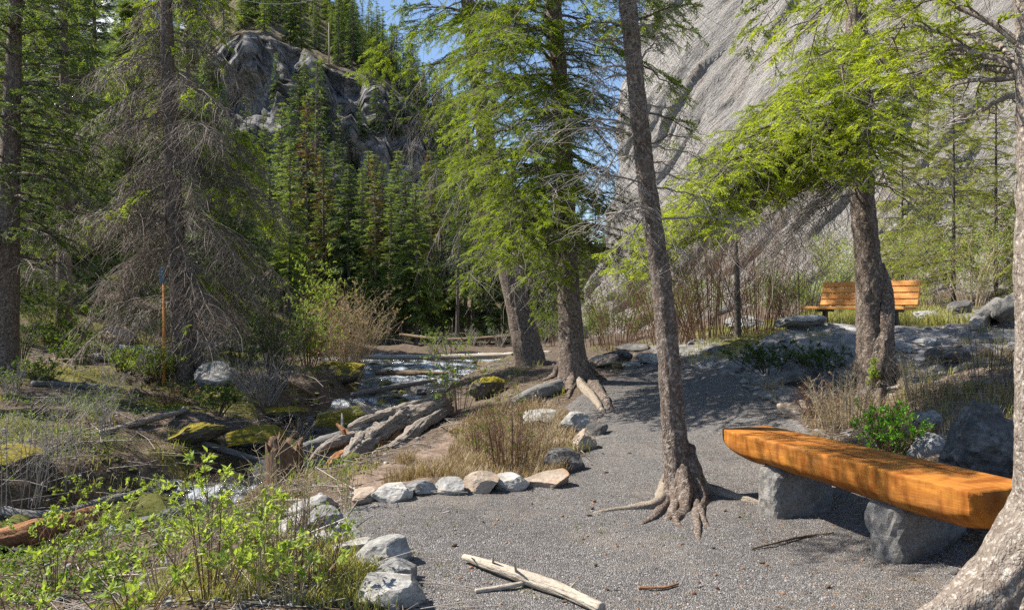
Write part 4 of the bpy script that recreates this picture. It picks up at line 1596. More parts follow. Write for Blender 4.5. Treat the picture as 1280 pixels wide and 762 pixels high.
wild_crown(pl, 2.4, 5.8, 1.8, .3, 3, 'near', .6, .5, .45, azim=(-40, 110), sec=.18, hang=.7)
pl.finish('spruce_tree', b2, 'thick straight spruce on splayed roots at the bend of the path', 'tree', None,
          [M['bark_grey'], M['root']], M['needle_mid'], M['twig_grey'])

# --- the leaning spruce by the stream
pl = Plant(103)
b3 = on(662, 455)
d3 = b3[1]
pts = [b3 + np.array([.05, 0, -.2])] + rpts([(660, 440), (650, 395), (637, 335), (624, 275), (605, 160), (590, 50)], d3)
pts = rise(pts, 6, (.3, .2))
pl.trunk(pts, [.34, .28, .24, .225, .2, .16, .13, .09, .05, .01], 44, 160, .07, fine=.009)
A3 = lambda y: P(np.interp(y, [50, 160, 275, 335], [590, 605, 624, 637]), y, d3)
for (y0, x2, y2, dd, lv, sp, ti) in ((40, 520, 40, -.5, .8, .9, .45), (75, 500, 95, -1, .8, .8, .5), (20, 500, 15, .5, .7, .9, .4), (130, 505, 150, -.6, .5, .7, .5),
                                     (170, 540, 215, -1, .8, .8, .45), (200, 560, 250, -1.5, .85, .9, .5), (60, 640, 80, -1.4, .9, .9, .5), (230, 575, 290, -1.2, .8, .8, .5),
                                     (110, 560, 140, -1.5, .9, .9, .5), (265, 590, 318, -1.0, .7, .7, .5), (90, 650, 120, -1, .8, .8, .4), (150, 670, 180, -1, .8, .8, .45),
                                     (250, 650, 280, -1, .8, .7, .45), (30, 560, 20, -1, .85, .9, .5), (120, 590, 165, -2.2, .9, .9, .55), (180, 600, 230, -2.2, .9, .9, .55),
                                     (150, 575, 200, -2.0, .9, .9, .6), (60, 570, 100, -2.2, .9, 1, .55), (210, 610, 262, -2, .9, .8, .6), (20, 590, 50, -2.2, .9, 1, .5), (90, 600, 135, -2.4, .9, 1, .5)):
    pl.bough(A3(y0), P(x2, y2, d3 + dd), .14, sp, 'mid', lv, .5, .03, ti, .2, 1, 0, .3, .12, 1, .8)
for (y0, x2, y2) in ((110, 500, 200), (150, 525, 250), (90, 512, 170), (180, 530, 330), (220, 560, 330), (60, 505, 130), (265, 580, 330)):
    pl.bough(A3(y0), P(x2, y2, d3 - .5), .25, .5, 'mid', .05, 1.2, .025, .4, .2, 1, 0, .5, .2, 1, 1)
wild_crown(pl, 7, 12, 2.4, .42, 4, 'mid', .85, .3, .45, sec=.24)
pl.finish('spruce_tree', b3, 'stout spruce leaning over the stream, left of the thick one at the path bend', 'tree', None,
          [M['bark_grey']], M['needle_mid'], M['twig_grey'])

# --- the spruce behind the log bench with the bright drooping boughs
pl = Plant(104)
b4 = on(1095, 486)
d4 = b4[1]
pts = [b4 + np.array([0, 0, -.2])] + rpts([(1094, 470), (1089, 425), (1086, 335), (1079, 255), (1074, 150), (1070, 0)], d4)
pts = rise(pts, 5, (.2, .1))
pl.trunk(pts, [.25, .205, .165, .152, .142, .133, .125, .1, .05, .01], 56, 220, .1, fine=.011)
for q in (((1082, 455), (1070, 480), (1058, 505)), ((1108, 455), (1122, 480), (1140, 500)), ((1098, 460), (1100, 490), (1098, 512))):
    pl.root([P(*q[0], d4)] + [on(x, y) + np.array([0, 0, .03]) for x, y in q[1:]], .11, .015, 10)
pl.root([P(1098, 470, d4 - .12), P(1104, 420, d4 - .12), P(1106, 370, d4 - .05), P(1098, 330, d4)], .085, .06, 14)
A4 = lambda y: P(np.interp(y, [0, 150, 255, 335], [1070, 1074, 1079, 1086]), y, d4)
for (y0, x2, y2, dd, sp, ti) in ((95, 940, 150, -1.2, .8, .62), (120, 880, 205, -1.6, .8, .66), (150, 850, 235, -1.9, .8, .66), (165, 960, 250, -1.6, .8, .64),
                                 (140, 1010, 205, -2.0, .8, .7), (185, 1040, 225, -1.8, .7, .7), (70, 1000, 110, -1.8, .7, .6), (60, 1130, 60, -1.6, .7, .55),
                                 (110, 1150, 130, -1.9, .8, .66), (160, 1150, 190, -1.7, .7, .7), (120, 1090, 160, -2.4, .9, .7), (190, 1110, 232, -1.6, .6, .68),
                                 (180, 890, 265, -2.0, .7, .72), (200, 980, 255, -1.4, .6, .6), (95, 1060, 120, -2.2, .9, .66),
                                 (130, 935, 215, -2.2, .8, .72), (150, 1085, 205, -2.2, .7, .74), (20, 1140, 10, -1.0, .6, .45), (110, 990, 165, -2.4, .8, .7),
                                 (85, 1120, 100, -2.3, .8, .68), (170, 1065, 235, -1.9, .6, .75), (145, 1130, 170, -2.3, .7, .72), (160, 915, 245, -1.4, .7, .62)):
    pl.bough(A4(y0), P(x2, y2, d4 + dd), .15, sp * .85, 'near', .96, .2, .022, ti, .13, 1.1, .06, .1, .14, 1, .6)
for (y0, x2, y2, dd) in ((205, 765, 338, -2.3), (195, 830, 300, -2.2), (215, 880, 300, -1.8), (200, 800, 320, -2.0), (190, 850, 270, -2.4), (210, 800, 345, -1.9), (200, 905, 290, -2.4), (185, 870, 245, -2.2), (200, 760, 320, -2.0)):
    pl.bough(A4(y0), P(x2, y2, d4 + dd), .16, .55, 'near', .95, .35, .02, .76, .11, 1.1, .05, .1, .25, 1, .7)
for (y0, x2, y2, dd) in ((215, 930, 300, -1), (225, 985, 310, -1.2), (230, 900, 290, -.6), (225, 1000, 290, -1.6), (235, 870, 300, -1.4), (240, 960, 335, -1), (228, 1140, 262, -1),
                         (200, 1160, 240, -.8), (215, 1010, 300, -.6), (220, 840, 310, -1.8)):
    pl.bough(A4(y0), P(x2, y2, d4 + dd), .14, .6, 'near', 0, .9, .014, .5, .14, 1, 0, .25, .15, 1, .8)
wild_crown(pl, 6.0, 9.6, 1.8, .34, 4, 'mid', .85, .3, .6, sec=.2)
pl.finish('spruce_tree', b4, 'spruce behind the log bench with bright yellow-green boughs drooping over its trunk', 'tree', None,
          [M['bark_grey']], M['needle_lit'], M['twig_grey'])

# --- the pale trunk at the right edge, swinging out at its foot
pl = Plant(105)
d5 = 3.75
b5 = np.array([(1308 - 640) / F_PX * d5, d5, 0.0])
b5[2] = float(surf(b5[0], b5[1]))
pts = [b5 + np.array([-.03, -.03, -.15]), b5 + np.array([.0, 0, .18]), P(1321, 640, d5), P(1321, 540, d5), P(1320, 380, d5), P(1322, 200, d5), P(1317, 60, d5)]
pts = rise(pts, 6, (.1, .2))
pl.trunk(pts, [.27, .235, .195, .178, .172, .166, .16, .12, .07, .01], 72, 260, .06, fine=.006)
s_ = np.linspace(0, 1, 60)
add_tube(pl.wood, poly_at([P(1326, 540, d5 + .02), P(1319, 620, d5 + .02), P(1284, 692, d5), P(1228, 748, d5), P(1140, 788, d5 - .05)], s_),
         np.interp(s_, [0, .25, .5, .75, 1], [.09, .165, .172, .135, .06]), 56, 0, .5, wob=.07, wobf=5, seed=4, fine=.006)
pl.root([P(1310, 660, d5), b5 + np.array([.1, .25, .1]), b5 + np.array([.2, .7, -.05])], .12, .03, 12)
pl.root([P(1308, 680, d5), b5 + np.array([.05, -.3, .12]), b5 + np.array([-.1, -.75, -.06])], .13, .03, 14)
c = P(1300, 95, d5)
for (x2, y2, dd, lv, sp, ti) in ((1165, 112, .4, .1, .35, .6), (1150, 60, .9, .7, .4, .66), (1120, 20, .6, .8, .4, .6), (1170, 30, 1.2, .6, .4, .6),
                                 (1130, 100, 1.4, .8, .4, .72), (1190, 150, .6, .0, .3, .5), (1110, 55, 1.6, .85, .45, .68), (1140, -10, .2, .8, .4, .55)):
    pl.bough(c + np.array([0, 0, RNG.normal() * .05]), P(x2, y2, d5 + dd), .08, sp * .75, 'near', min(lv * 1.1, .95), .5, .022, ti, .1, 1, 0, .2, .3, 1, .15)
wild_crown(pl, 3.6, 8.5, 1.6, .32, 4, 'near', .75, .3, .55, sec=.17)
pl.finish('spruce_tree', b5, 'pale grey trunk whose foot swings out in front of the log bench end', 'tree', None,
          [M['bark_light']], M['needle_lit'], M['twig_grey'])

# --- slender dead stem among the brown brush
pl = Plant(106)
b6 = on(922, 428)
d6 = b6[1]
pl.trunk([b6 + np.array([0, 0, -.1])] + rpts([(922, 380), (921, 330), (919, 290), (918, 262)], d6), [.07, .055, .045, .03, .012], 10, 30, .08)
for (y0, x2, y2) in ((350, 940, 318), (330, 905, 300), (305, 935, 280), (365, 945, 345), (320, 900, 318), (290, 905, 262), (380, 905, 352)):
    pl.bough(P(921, y0, d6), P(x2, y2, d6 + .1), .05, .15, 'near', 0, .5, .01, .4, .1, 1, 0, 0, .2, 1, -.2)
pl.finish('dead_tree', b6, 'slender dead dark stem standing in front of the brown brush', 'tree', None, [M['bark_dark']], M['needle_dark'], M['twig_dark'])


# ------------------------------------------------------------------ forest across the stream and on the hill
def far_proto(seed, H, R, z0, step, per, tint, dead, live=1.0, low=0.0, spray=(5, .5), fm='needle_far', power=.9, single=False, top_rust=False):
    """A distant spruce: trunk and drooping limbs, each limb a few coarse sprays."""
    r = np.random.default_rng(seed)
    wood, fol = MB(), MB()
    s = np.linspace(0, 1, 14)
    add_tube(wood, np.stack([.06 * np.sin(s * 5 + seed), .06 * np.cos(s * 4), -.6 + s * (H + .6)], -1), H * .0135 * (1 - .93 * s) + .008, 7, 0, .5)
    Ps, Ds, Sc, Tn = [], [], [], []
    B0, B1, B2 = [], [], []
    z = z0
    while z < H * .99:
        f = (z - z0) / (H - z0)
        for _ in range(per):
            a = r.random() * 2 * np.pi
            L = (R * max((1 - f) ** power, .04) + .12) * (.55 + .65 * r.random())
            p0 = np.array([0, 0, z + step * r.random()])
            dn = (.5 - .9 * f) * (.6 + .6 * r.random())
            p2 = p0 + np.array([np.cos(a), np.sin(a), -dn]) * L
            p1 = (p0 + p2) / 2 + np.array([0, 0, .13 * L])
            B0.append(p0); B1.append(p1); B2.append(p2)
            if r.random() > (live if f > low else live * .25):
                continue
            m = max(int(L / .30 * spray[0] / 2), 3)
            t = .12 + .88 * (np.arange(m) + r.random(m)) / m
            p = bez(p0, p1, p2, t)
            tg = unit(2 * (1 - t)[:, None] * (p1 - p0) + 2 * t[:, None] * (p2 - p1))
            sd = unit(np.cross(tg, [0, 0, 1.0]))
            d = tg + sd * (np.where(np.arange(m) % 2, 1, -1) * (.3 + .8 * r.random(m)))[:, None] + r.normal(size=(m, 3)) * .15
            d[:, 2] -= .25 * r.random(m)
            Ps.append(p); Ds.append(d)
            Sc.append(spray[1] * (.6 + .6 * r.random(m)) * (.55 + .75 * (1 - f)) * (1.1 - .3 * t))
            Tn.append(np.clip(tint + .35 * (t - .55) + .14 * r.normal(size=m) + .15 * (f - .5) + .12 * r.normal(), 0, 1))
        z += step * (1.15 - .55 * f)
    V, Fc = twigs(B0, B1, B2, .028, .008, 3)
    wood.add(V, Fc, 0, .35)
    Ps, Ds, Sc, Tn = (np.concatenate(q) for q in (Ps, Ds, Sc, Tn))
    Mx = spin(frames(Ds), r.normal(size=len(Ps)) * .5)
    g = r.integers(0, 4, len(Ps))
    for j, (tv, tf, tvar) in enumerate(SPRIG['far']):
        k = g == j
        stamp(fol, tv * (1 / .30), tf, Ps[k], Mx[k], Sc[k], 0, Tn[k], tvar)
    if single:
        mb = MB()
        mb.v, mb.t, mb.n = wood.v + fol.v, wood.t + fol.t, wood.n + fol.n
        mb.f = wood.f + [q + wood.n for q in fol.f]
        mb.m = [q * 0 + 1 for q in wood.m] + fol.m
        return mb.mesh('spruce', [M[fm], M['bark_dark']], False)
    if top_rust:
        q = [g.reshape(-1) for g in fol.v]
        for a in range(len(fol.f)):
            zf = fol.v[a].reshape(-1, 3)[fol.f[a][:, 0] - fol.f[a].min(), 2]
            fol.m[a] = np.where((vnoise(np.stack([zf * .9, zf * 0 + a, fol.v[a].reshape(-1, 3)[fol.f[a][:, 0] - fol.f[a].min(), 0] * 2], -1), seed) > .05) & (zf > H * .45), 1, 0).astype(np.int32)
    return wood.mesh('spruce_trunk', [M['bark_far']]), fol.mesh('spruce_crown', [M[fm]] + ([M['needle_brown']] if top_rust else []), False)


M['bark_far'] = bark_mat('bark_far', (.2, .17, .15), (.27, .24, .21), (.08, .065, .055), None, .5)


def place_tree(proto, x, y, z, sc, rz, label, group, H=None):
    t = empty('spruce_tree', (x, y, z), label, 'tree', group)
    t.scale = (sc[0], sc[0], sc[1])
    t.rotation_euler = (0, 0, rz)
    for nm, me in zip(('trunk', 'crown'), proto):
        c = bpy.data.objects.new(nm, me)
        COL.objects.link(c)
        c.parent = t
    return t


R5 = np.random.default_rng(55)
FAR = [far_proto(200 + i, 12, 1.5 + .14 * i, 1.7 + .6 * (i % 3), .30, 6, .42 + .05 * (i % 3), .2, 1, 0, (7, .5)) for i in range(6)]
THIN = [far_proto(220 + i, 12, 1.15, 3.6 + i, .34, 5, .36, .2, .9, .15, (5, .5)) for i in range(2)]

RUST = far_proto(231, 12, 1.55, 1.0, .30, 6, .45, .2, 1, 0, (5.5, .5), top_rust=True)

# front of the stand: (pixel column, distance, pixel row of the top)
front = [(338, 50, 205), (362, 47, 178), (384, 52, 120), (404, 49, 190), (418, 55, 180), (436, 48, 205), (452, 53, 210), (468, 47, 195), (488, 50, 235),
         (506, 55, 215), (520, 47, 232), (538, 50, 190), (556, 54, 210), (572, 48, 240), (590, 52, 190), (610, 49, 215), (628, 56, 170), (648, 50, 235),
         (668, 54, 200), (690, 50, 260), (712, 56, 235), (735, 52, 280), (760, 57, 265), (322, 55, 235), (300, 52, 190), (282, 56, 150), (352, 58, 130),
         (372, 60, 95), (396, 62, 78), (428, 61, 185), (444, 59, 215), (478, 60, 205), (497, 62, 190), (515, 59, 200), (548, 62, 185), (582, 60, 160),
         (604, 63, 205), (640, 62, 190), (660, 60, 240), (700, 63, 250), (728, 60, 255), (780, 62, 290), (330, 64, 160), (308, 62, 120), (460, 64, 190), (532, 64, 205)]
for i, (px, d, ty) in enumerate(front):
    x = (px - 640) / F_PX * d
    z = min(hill_z(px, d), float(surf(x, d))) if d < 60 else hill_z(px, d)
    Ht = CAM_Z - (ty - HOR) / F_PX * d - z
    pr = RUST if px in (404, 468, 384, 538, 610) else THIN[i % 2] if i % 5 == 3 else FAR[i % 6]
    w_ = (.8 + .3 * R5.random()) * (Ht / 12) ** .45
    if pr is RUST:
        place_tree(pr, x, d, z, (w_, Ht / 12), R5.random() * 6.28, 'spruce with a rust-brown top in the dense stand', 'rusty topped spruces of the dense stand')
    else:
        place_tree(pr, x, d, z, (w_, Ht / 12), R5.random() * 6.28, 'tall dark spruce in the dense stand at the foot of the grey rock face', 'spruces of the dense stand')
# understorey and gap fillers deeper in the stand
for i in range(16):
    px = R5.uniform(300, 800)
    d = R5.uniform(58, 74)
    x = (px - 640) / F_PX * d
    z = hill_z(px, d)
    Ht = R5.uniform(5, 11)
    place_tree(FAR[i % 6], x, d, z, (.85, Ht / 12), R5.random() * 6.28, 'tall dark spruce in the dense stand at the foot of the grey rock face', 'spruces of the dense stand')

# trees on the ledges of the rock face, its brow and the slope above
SINGLE = [far_proto(260 + i, 10, 1.25 + .15 * i, .8, .42, 5, .36, .1, 1, 0, (4, .62), 'needle_far', single=True) for i in range(4)]


def ridge_tree(px, d, Ht, label, group):
    o = bpy.data.objects.new('spruce_tree', SINGLE[int(R5.integers(4))])
    COL.objects.link(o)
    o.location = ((px - 640) / F_PX * d, d, hill_z(px, d) - .2)
    o.rotation_euler = (0, 0, R5.random() * 6.28)
    w_ = Ht / 10 * R5.uniform(.75, 1.05)
    o.scale = (w_, w_, Ht / 10)
    tag(o, label, 'tree', group)


n_ = 0
while n_ < 172:
    px, d = R5.uniform(240, 590), R5.uniform(96, 145)
    # thin out over the sunny brow
    if d < 102 and R5.random() < .5:
        continue
    ridge_tree(px, d, R5.uniform(6, 10.5), 'dark spruce in the wood on the slope above the grey rock face', 'spruces above the rock face')
    n_ += 1
for px, d, Ht in ((345, 86, 6), (402, 85, 9), (424, 84, 7), (362, 83, 7), (470, 86, 7), (492, 87, 6), (510, 88, 8), (450, 85, 5), (528, 88, 7), (380, 86, 6),
                  (545, 88, 8), (560, 90, 8), (435, 84, 5), (330, 82, 9), (318, 81, 8)):
    ridge_tree(px, d, Ht, 'small spruce clinging to a ledge of the grey rock face', 'spruces on the rock face ledges')
for i in range(26):
    ridge_tree(R5.uniform(-60, 250), R5.uniform(70, 105), R5.uniform(9, 15), 'dark spruce far back behind the trees of the left bank', 'spruces behind the left bank')

for i in range(12):
    ridge_tree(R5.uniform(-420, -60), R5.uniform(62, 95), R5.uniform(9, 15), 'dark spruce far back behind the trees of the left bank', 'spruces behind the left bank')

# bare pole on the brow
o = MB()
pz = hill_z(411, 97)
add_tube(o, [(0, 0, -.3), (.05, 0, 2), (0, 0, 5.2)], [.11, .09, .05], 7)
b_ = bpy.data.objects.new('dead_tree', o.mesh('dead_tree', [M['driftwood']]))
COL.objects.link(b_)
b_.location = ((411 - 640) / F_PX * 97, 97, pz)
tag(b_, 'bare pale dead trunk standing alone on the brow of the rock face', 'tree')

# ------------------------------------------------------------------ spruces of the left bank
M['needle_left'] = leaf_mat('needles_left_bank', (.018, .044, .017), (.18, .245, .055), .4, 1.7, objvar=.3)


def left_tree(seed, px, d, py, H, R, z0, lod, live, dead, tint, label, step=.3, per=6, lowdead=0., lean=(0, 0), tr=None, fm='needle_left', sec=.26, bark='bark_grey',
              group=None):
    pl = Plant(seed)
    b = on_d(px, d)
    if py is not None:
        b[2] = CAM_Z - (py - HOR) / F_PX * d
        b[2] = min(b[2], float(surf(b[0], b[1])))
    conifer(pl, H, R, z0, lod, step, per, live, dead, tint, sec, lean, .35, .8, lowdead, tr, b)
    return pl.finish('spruce_tree', b, label, 'tree', group, [M[bark]], M[fm], M['twig_grey'])


left_tree(301, 2, 13, 468, 9, 1.7, 1.7, 'mid', .8, .35, .3, 'dark spruce at the left edge beside the bank boulders', .34, 5, .0, (.35, 0), .2, sec=.22)
left_tree(303, 80, 19.5, None, 11.5, 1.7, 2.6, 'far', .9, .3, .42, 'straight thin spruce on the left bank behind the juniper mound', .36, 6, .1, (0, 0), .17)
left_tree(304, 45, 27, None, 13.5, 2.6, 1.0, 'far', 1, .1, .45, 'broad spruce behind the dark trunk at the left edge', .34, 7)
left_tree(305, 118, 29, None, 13, 2.7, .8, 'far', 1, .1, .42, 'full spruce left of the great half-dead one', .34, 7)
left_tree(306, 160, 25, None, 10, 1.9, .9, 'far', 1, .1, .5, 'young green spruce just left of the great half-dead trunk', .32, 7)
left_tree(307, 175, 36, None, 17, 3.0, 1.0, 'far', 1, .1, .4, 'tall spruce behind the great half-dead one', .36, 7)
left_tree(308, 262, 33, None, 11, 2.4, 1.0, 'far', .95, .2, .34, 'dark spruce just right of the great half-dead trunk', .34, 7)
left_tree(309, 300, 38, None, 8.6, 2.0, .8, 'far', .9, .2, .34, 'smaller dark spruce between the half-dead tree and the stand', .34, 7)
left_tree(310, -35, 24, None, 10, 2.0, 1.0, 'far', 1, .2, .4, 'spruce leaning in from beyond the left edge', .34, 7)
left_tree(311, 20, 40, None, 18.5, 3.4, 1.0, 'far', 1, .0, .4, 'very tall spruce far back at the left', .4, 7)
left_tree(312, 95, 44, None, 20, 3.3, 1.0, 'far', 1, .0, .4, 'tall dark spruce beyond the straight thin trunk', .4, 7)
left_tree(313, 235, 46, None, 19, 3.0, 1.0, 'far', 1, .0, .36, 'dark spruce standing between the half-dead tree and the rock face', .4, 7)
left_tree(314, 12, 17.5, None, 6, 1.5, .5, 'mid', 1, .2, .5, 'low young spruce beside the dark trunk at the left edge', .3, 6)

# the great half-dead spruce
pl = Plant(320)
pl.tw = 2.0
b7 = on_d(230, 15)
b7[2] = min(b7[2], P(230, 448, 15)[2])
pts = [b7 + np.array([0, 0, -.3])] + rpts([(228, 430), (223, 340), (217, 250), (213, 150), (209, 60), (207, 0)], 15)
pts = rise(pts, 5, (0, .1))
pl.trunk(pts, [.27, .22, .165, .155, .145, .13, .115, .1, .07, .04, .01], 26, 90, .1)
for q in (((236, 430), (262, 462), (275, 480)), ((224, 430), (200, 455), (180, 470)), ((230, 432), (238, 462), (240, 482))):
    pl.root([P(*q[0], 15)] + [on_d(x, 15 - .5 * k) + np.array([0, 0, .05]) for k, (x, y) in enumerate(q[1:])], .13, .02, 10)
r = pl.r
z = pl.axis[0, 2] + .95
ztop = P(207, -30, 15)[2]
while z < ztop:
    f = (z - b7[2]) / (ztop - b7[2])
    for _ in range(6):
        a = r.random() * 2 * np.pi
        if abs((a - 4.71)) < .6 and r.random() < .85 or vnoise(np.array([[z * 1.6, a * .8, 0]]), 4)[0] > .28:
            continue
        c, tr = pl.at_z(z + .2 * r.random())
        L = np.interp(f, [0, .2, .35, .55, .8, 1], [1.1, 1.6, 1.85, 1.7, 1.4, 1.0]) * (.35 + .95 * r.random())
        p2 = c + np.array([np.cos(a), np.sin(a), -.15 - .75 * r.random()]) * L
        green = f > .16 and r.random() < np.interp(f, [0, .3, .7, .85, 1], [.22, .1, .1, .25, .7])
        pl.bough(c, p2, .22, L * .42, 'mid', .75 if green else .02, .7 if green else 1.7, .02, .7, .14, 1, 0, .45, .12, 1, .8)
    z += .25
wild_crown(pl, ztop, ztop + 3.5, 1.2, .35, 5, 'mid', .85, .3, .5, sec=.2)
pl.finish('spruce_tree', b7, 'great half-dead spruce hung with grey drooping twigs on the left bank', 'tree', None, [M['bark_grey']], M['needle_mid'], M['twig_dead'])

# ------------------------------------------------------------------ young trees before the cliff on the right
M['needle_sunny'] = leaf_mat('needles_sunny', (.06, .09, .015), (.42, .46, .08), .4, 1.4, objvar=.3)
for sd, px, d, Hs, Rs, lv, lab in ((331, 1192, 19, 5.6, 1.5, .8, 'thin sunlit young spruce behind the wooden bench, left of the pale trunk'),
                                 (332, 1128, 23, 5.0, 1.5, .8, 'small airy spruce right behind the wooden bench'),
                                 (333, 1245, 22, 7.2, 1.8, .75, 'taller airy young spruce before the cliff beside the pale trunk'),
                                 (334, 1160, 26, 6.5, 1.6, .7, 'slim airy spruce farther back between bench and cliff'),
                                 (335, 1330, 18, 6, 1.7, .8, 'young spruce half hidden behind the pale trunk')):
    left_tree(sd, px, d, None, Hs, Rs, .5, 'mid', lv, .5, .62, lab, .3, 5, .0, (0, 0), .05, 'needle_sunny', .24, 'bark_dark')


# ------------------------------------------------------------------ edging stones of the path
def stone_px(px, py, w, h, mat, label, seed, rot=0.0, deep=.85, sink=.32, name='edging_stone', cuts=10, cat='stone', group=None, rough=.05, d=None):
    """px, py: middle of the stone's foot; w, h: its size in the photograph."""
    p = on(px, py) if d is None else on_d(px, d)
    k = p[1] / F_PX
    hw = w * k / 2 * 1.12
    p = p + np.array([0, hw * deep, 0])
    p[2] = float(surf(p[0], p[1]))
    return put_rock(name, p, (hw, hw * deep, max(h * k * .54, .02)), mat, label, cat, rot, sink, group, seed, cuts=cuts, rough=rough)


for k, (px, py, w, h, m, lb, rot) in enumerate([
        (454, 631, 42, 24, 'stone_tan', 'flat tan stone at the left end of the row along the litter patch', .1),
        (486, 629, 50, 26, 'stone_white', 'white stone with a grey cleft, second from the left end of the row', -.1),
        (524, 622, 38, 22, 'stone_grey', 'small low grey stone right of the white cleft one in the row', .3),
        (563, 619, 38, 26, 'stone_light', 'rounded grey stone in the middle of the row', .1),
        (600, 618, 50, 34, 'stone_tan', 'tilted pale stone with a tan flank, left of the white blocky pair', -.4),
        (636, 614, 48, 30, 'stone_white', 'white blocky stone with a dark right side in the row', .2),
        (684, 611, 56, 28, 'stone_tan', 'low brownish slab of a stone before the corner of the row', -.1),
        (708, 592, 50, 42, 'stone_dark', 'dark grey pitted boulder at the corner of the row', .4),
        (734, 566, 34, 36, 'stone_tan', 'long tan block standing along the path above the dark corner boulder', 1.1),
        (720, 541, 40, 30, 'stone_light', 'pale squared stone at the upper end of the row', .2),
        (682, 535, 56, 26, 'stone_light', 'pale greenish slab lying behind the upper end of the row', -.2),
        (748, 545, 28, 22, 'stone_dark', 'small dark stone pressed against the long tan block', .5),
        (703, 560, 26, 14, 'stone_tan', 'little flat tan stone lying inside the corner of the row', .2),
        (481, 716, 74, 44, 'stone_light', 'broad pale stone, uppermost of three stacked along the near path edge', .1),
        (494, 739, 50, 44, 'stone_grey', 'squarish grey stone in the middle of the three near the path edge', .15),
        (478, 775, 86, 52, 'stone_light', 'big pale block lowest of the three at the near path edge', -.1),
        (437, 700, 56, 22, 'stone_light', 'low buried pale stone left of the three at the near path edge', .2),
        (428, 686, 40, 36, 'stone_white', 'upright whitish stone above the three at the near path edge', -.2),
        (400, 664, 44, 40, 'stone_grey', 'grey angular stone on the heap where the path ends at the left', .3),
        (383, 650, 62, 44, 'stone_light', 'large pale stone on top of the heap where the path ends at the left', .1),
        (365, 672, 50, 34, 'stone_light', 'slanting pale slab at the left foot of the heap', -.5),
        (398, 690, 36, 26, 'stone_white', 'whitish stone at the near foot of the heap', .2)]):
    stone_px(px, py, w, h, m, lb, 400 + k, rot)

# rocks of the right-hand slope and of the bend
for k, (px, py, w, h, m, lb, nm) in enumerate([
        (1243, 604, 92, 108, 'stone_dark', 'big dark boulder between the log bench and the pale trunk', 'boulder'),
        (1168, 570, 46, 40, 'stone_grey', 'bluish grey stone with white marks left of the big dark boulder', 'stone'),
        (1167, 532, 34, 24, 'stone_grey', 'grey stone above the bluish one behind the log bench', 'stone'),
        (1002, 524, 44, 24, 'stone_tan', 'pale tan stone half buried left of the dry bush', 'stone'),
        (1003, 484, 40, 20, 'stone_dark', 'dark flat rock on the bank left of the spruce behind the bench', 'rock'),
        (1194, 452, 52, 22, 'stone_dark', 'brown rounded rock on the slope right of the spruce', 'rock'),
        (1060, 412, 70, 16, 'stone_light', 'pale flat ledge under the wooden bench', 'rock'),
        (1010, 420, 60, 18, 'stone_grey', 'grey ledge stone left of the wooden bench', 'rock'),
        (1172, 402, 40, 14, 'stone_light', 'low pale stone right of the wooden bench', 'rock'),
        (1212, 398, 36, 20, 'stone_dark', 'dark hummock of rock behind the pale trunk', 'rock'),
        (1130, 440, 44, 18, 'stone_grey', 'grey stone on the shaded rise right of the spruce', 'rock'),
        (1165, 432, 30, 12, 'stone_grey', 'small grey stone near the top of the shaded rise', 'rock'),
        (940, 410, 50, 18, 'stone_grey', 'grey rock under the brown brush', 'rock'),
        (757, 464, 40, 18, 'stone_tan', 'pale boulder at the foot of the thick spruce', 'boulder'),
        (772, 452, 40, 18, 'stone_dark', 'dark slab behind the pale boulder at the bend', 'rock'),
        (798, 440, 46, 14, 'stone_dark', 'long dark slab at the top of the bend', 'rock'),
        (818, 455, 36, 14, 'stone_light', 'small pale rock pile at the top of the bend', 'rock'),
        (790, 462, 24, 10, 'stone_light', 'little pale stone at the edge of the path top', 'rock')]):
    stone_px(px, py, w, h, m, lb, 450 + k, .3 * (k % 5 - 2), .8, .25, nm, 12 if k == 0 else 8, 'rock', None, .2 if k == 0 else .1)
# rocks of the left bank
for k, (px, d, w, h, m, lb, nm) in enumerate([
        (262, 14.2, 54, 36, 'stone_grey', 'large grey block at the foot of the half-dead spruce', 'boulder'),
        (133, 19, 48, 26, 'stone_tan', 'pale flat rock on the left bank right of the juniper mound', 'rock'),
        (160, 17.5, 60, 18, 'stone_grey', 'long grey rock shelf on the left bank', 'rock'),
        (92, 15.5, 56, 16, 'stone_grey', 'low grey rock shelf under the juniper mound', 'rock'),
        (202, 16, 40, 22, 'stone_tan', 'brownish rock beside the orange post', 'rock'),
        (340, 13.6, 70, 26, 'stone_moss', 'mossy mound of rock left of the falling water', 'mossy_rock'),
        (398, 14.5, 76, 28, 'stone_moss', 'moss-capped boulder at the left edge of the falling water', 'mossy_rock'),
        (420, 18.5, 60, 28, 'stone_moss', 'moss-capped boulder at the head of the falling water', 'mossy_rock'),
        (300, 11.6, 90, 30, 'stone_moss', 'long mossy boulder on the left stream edge', 'mossy_rock'),
        (225, 10.8, 80, 26, 'stone_moss', 'low mossy boulder on the bank left of the long one', 'mossy_rock'),
        (425, 21.5, 46, 20, 'stone_moss', 'small mossy boulder below the wild rose thicket', 'mossy_rock'),
        (610, 12.2, 44, 30, 'stone_moss', 'golden mossy boulder on the near bank behind the litter patch', 'mossy_rock'),
        (90, 8.2, 110, 40, 'stone_wet', 'broad dark boulder in the stream at the lower left', 'boulder'),
        (165, 8.3, 90, 32, 'stone_wet', 'dark boulder in the stream right of the broad one', 'boulder'),
        (-10, 8.6, 80, 30, 'stone_moss', 'orange mossy boulder at the left edge of the stream', 'mossy_rock')]):
    stone_px(px, 0, w, h, m, lb, 480 + k, .4 * (k % 4 - 1.5), .9, .25, nm, 6, 'rock', None, .1, d=d)

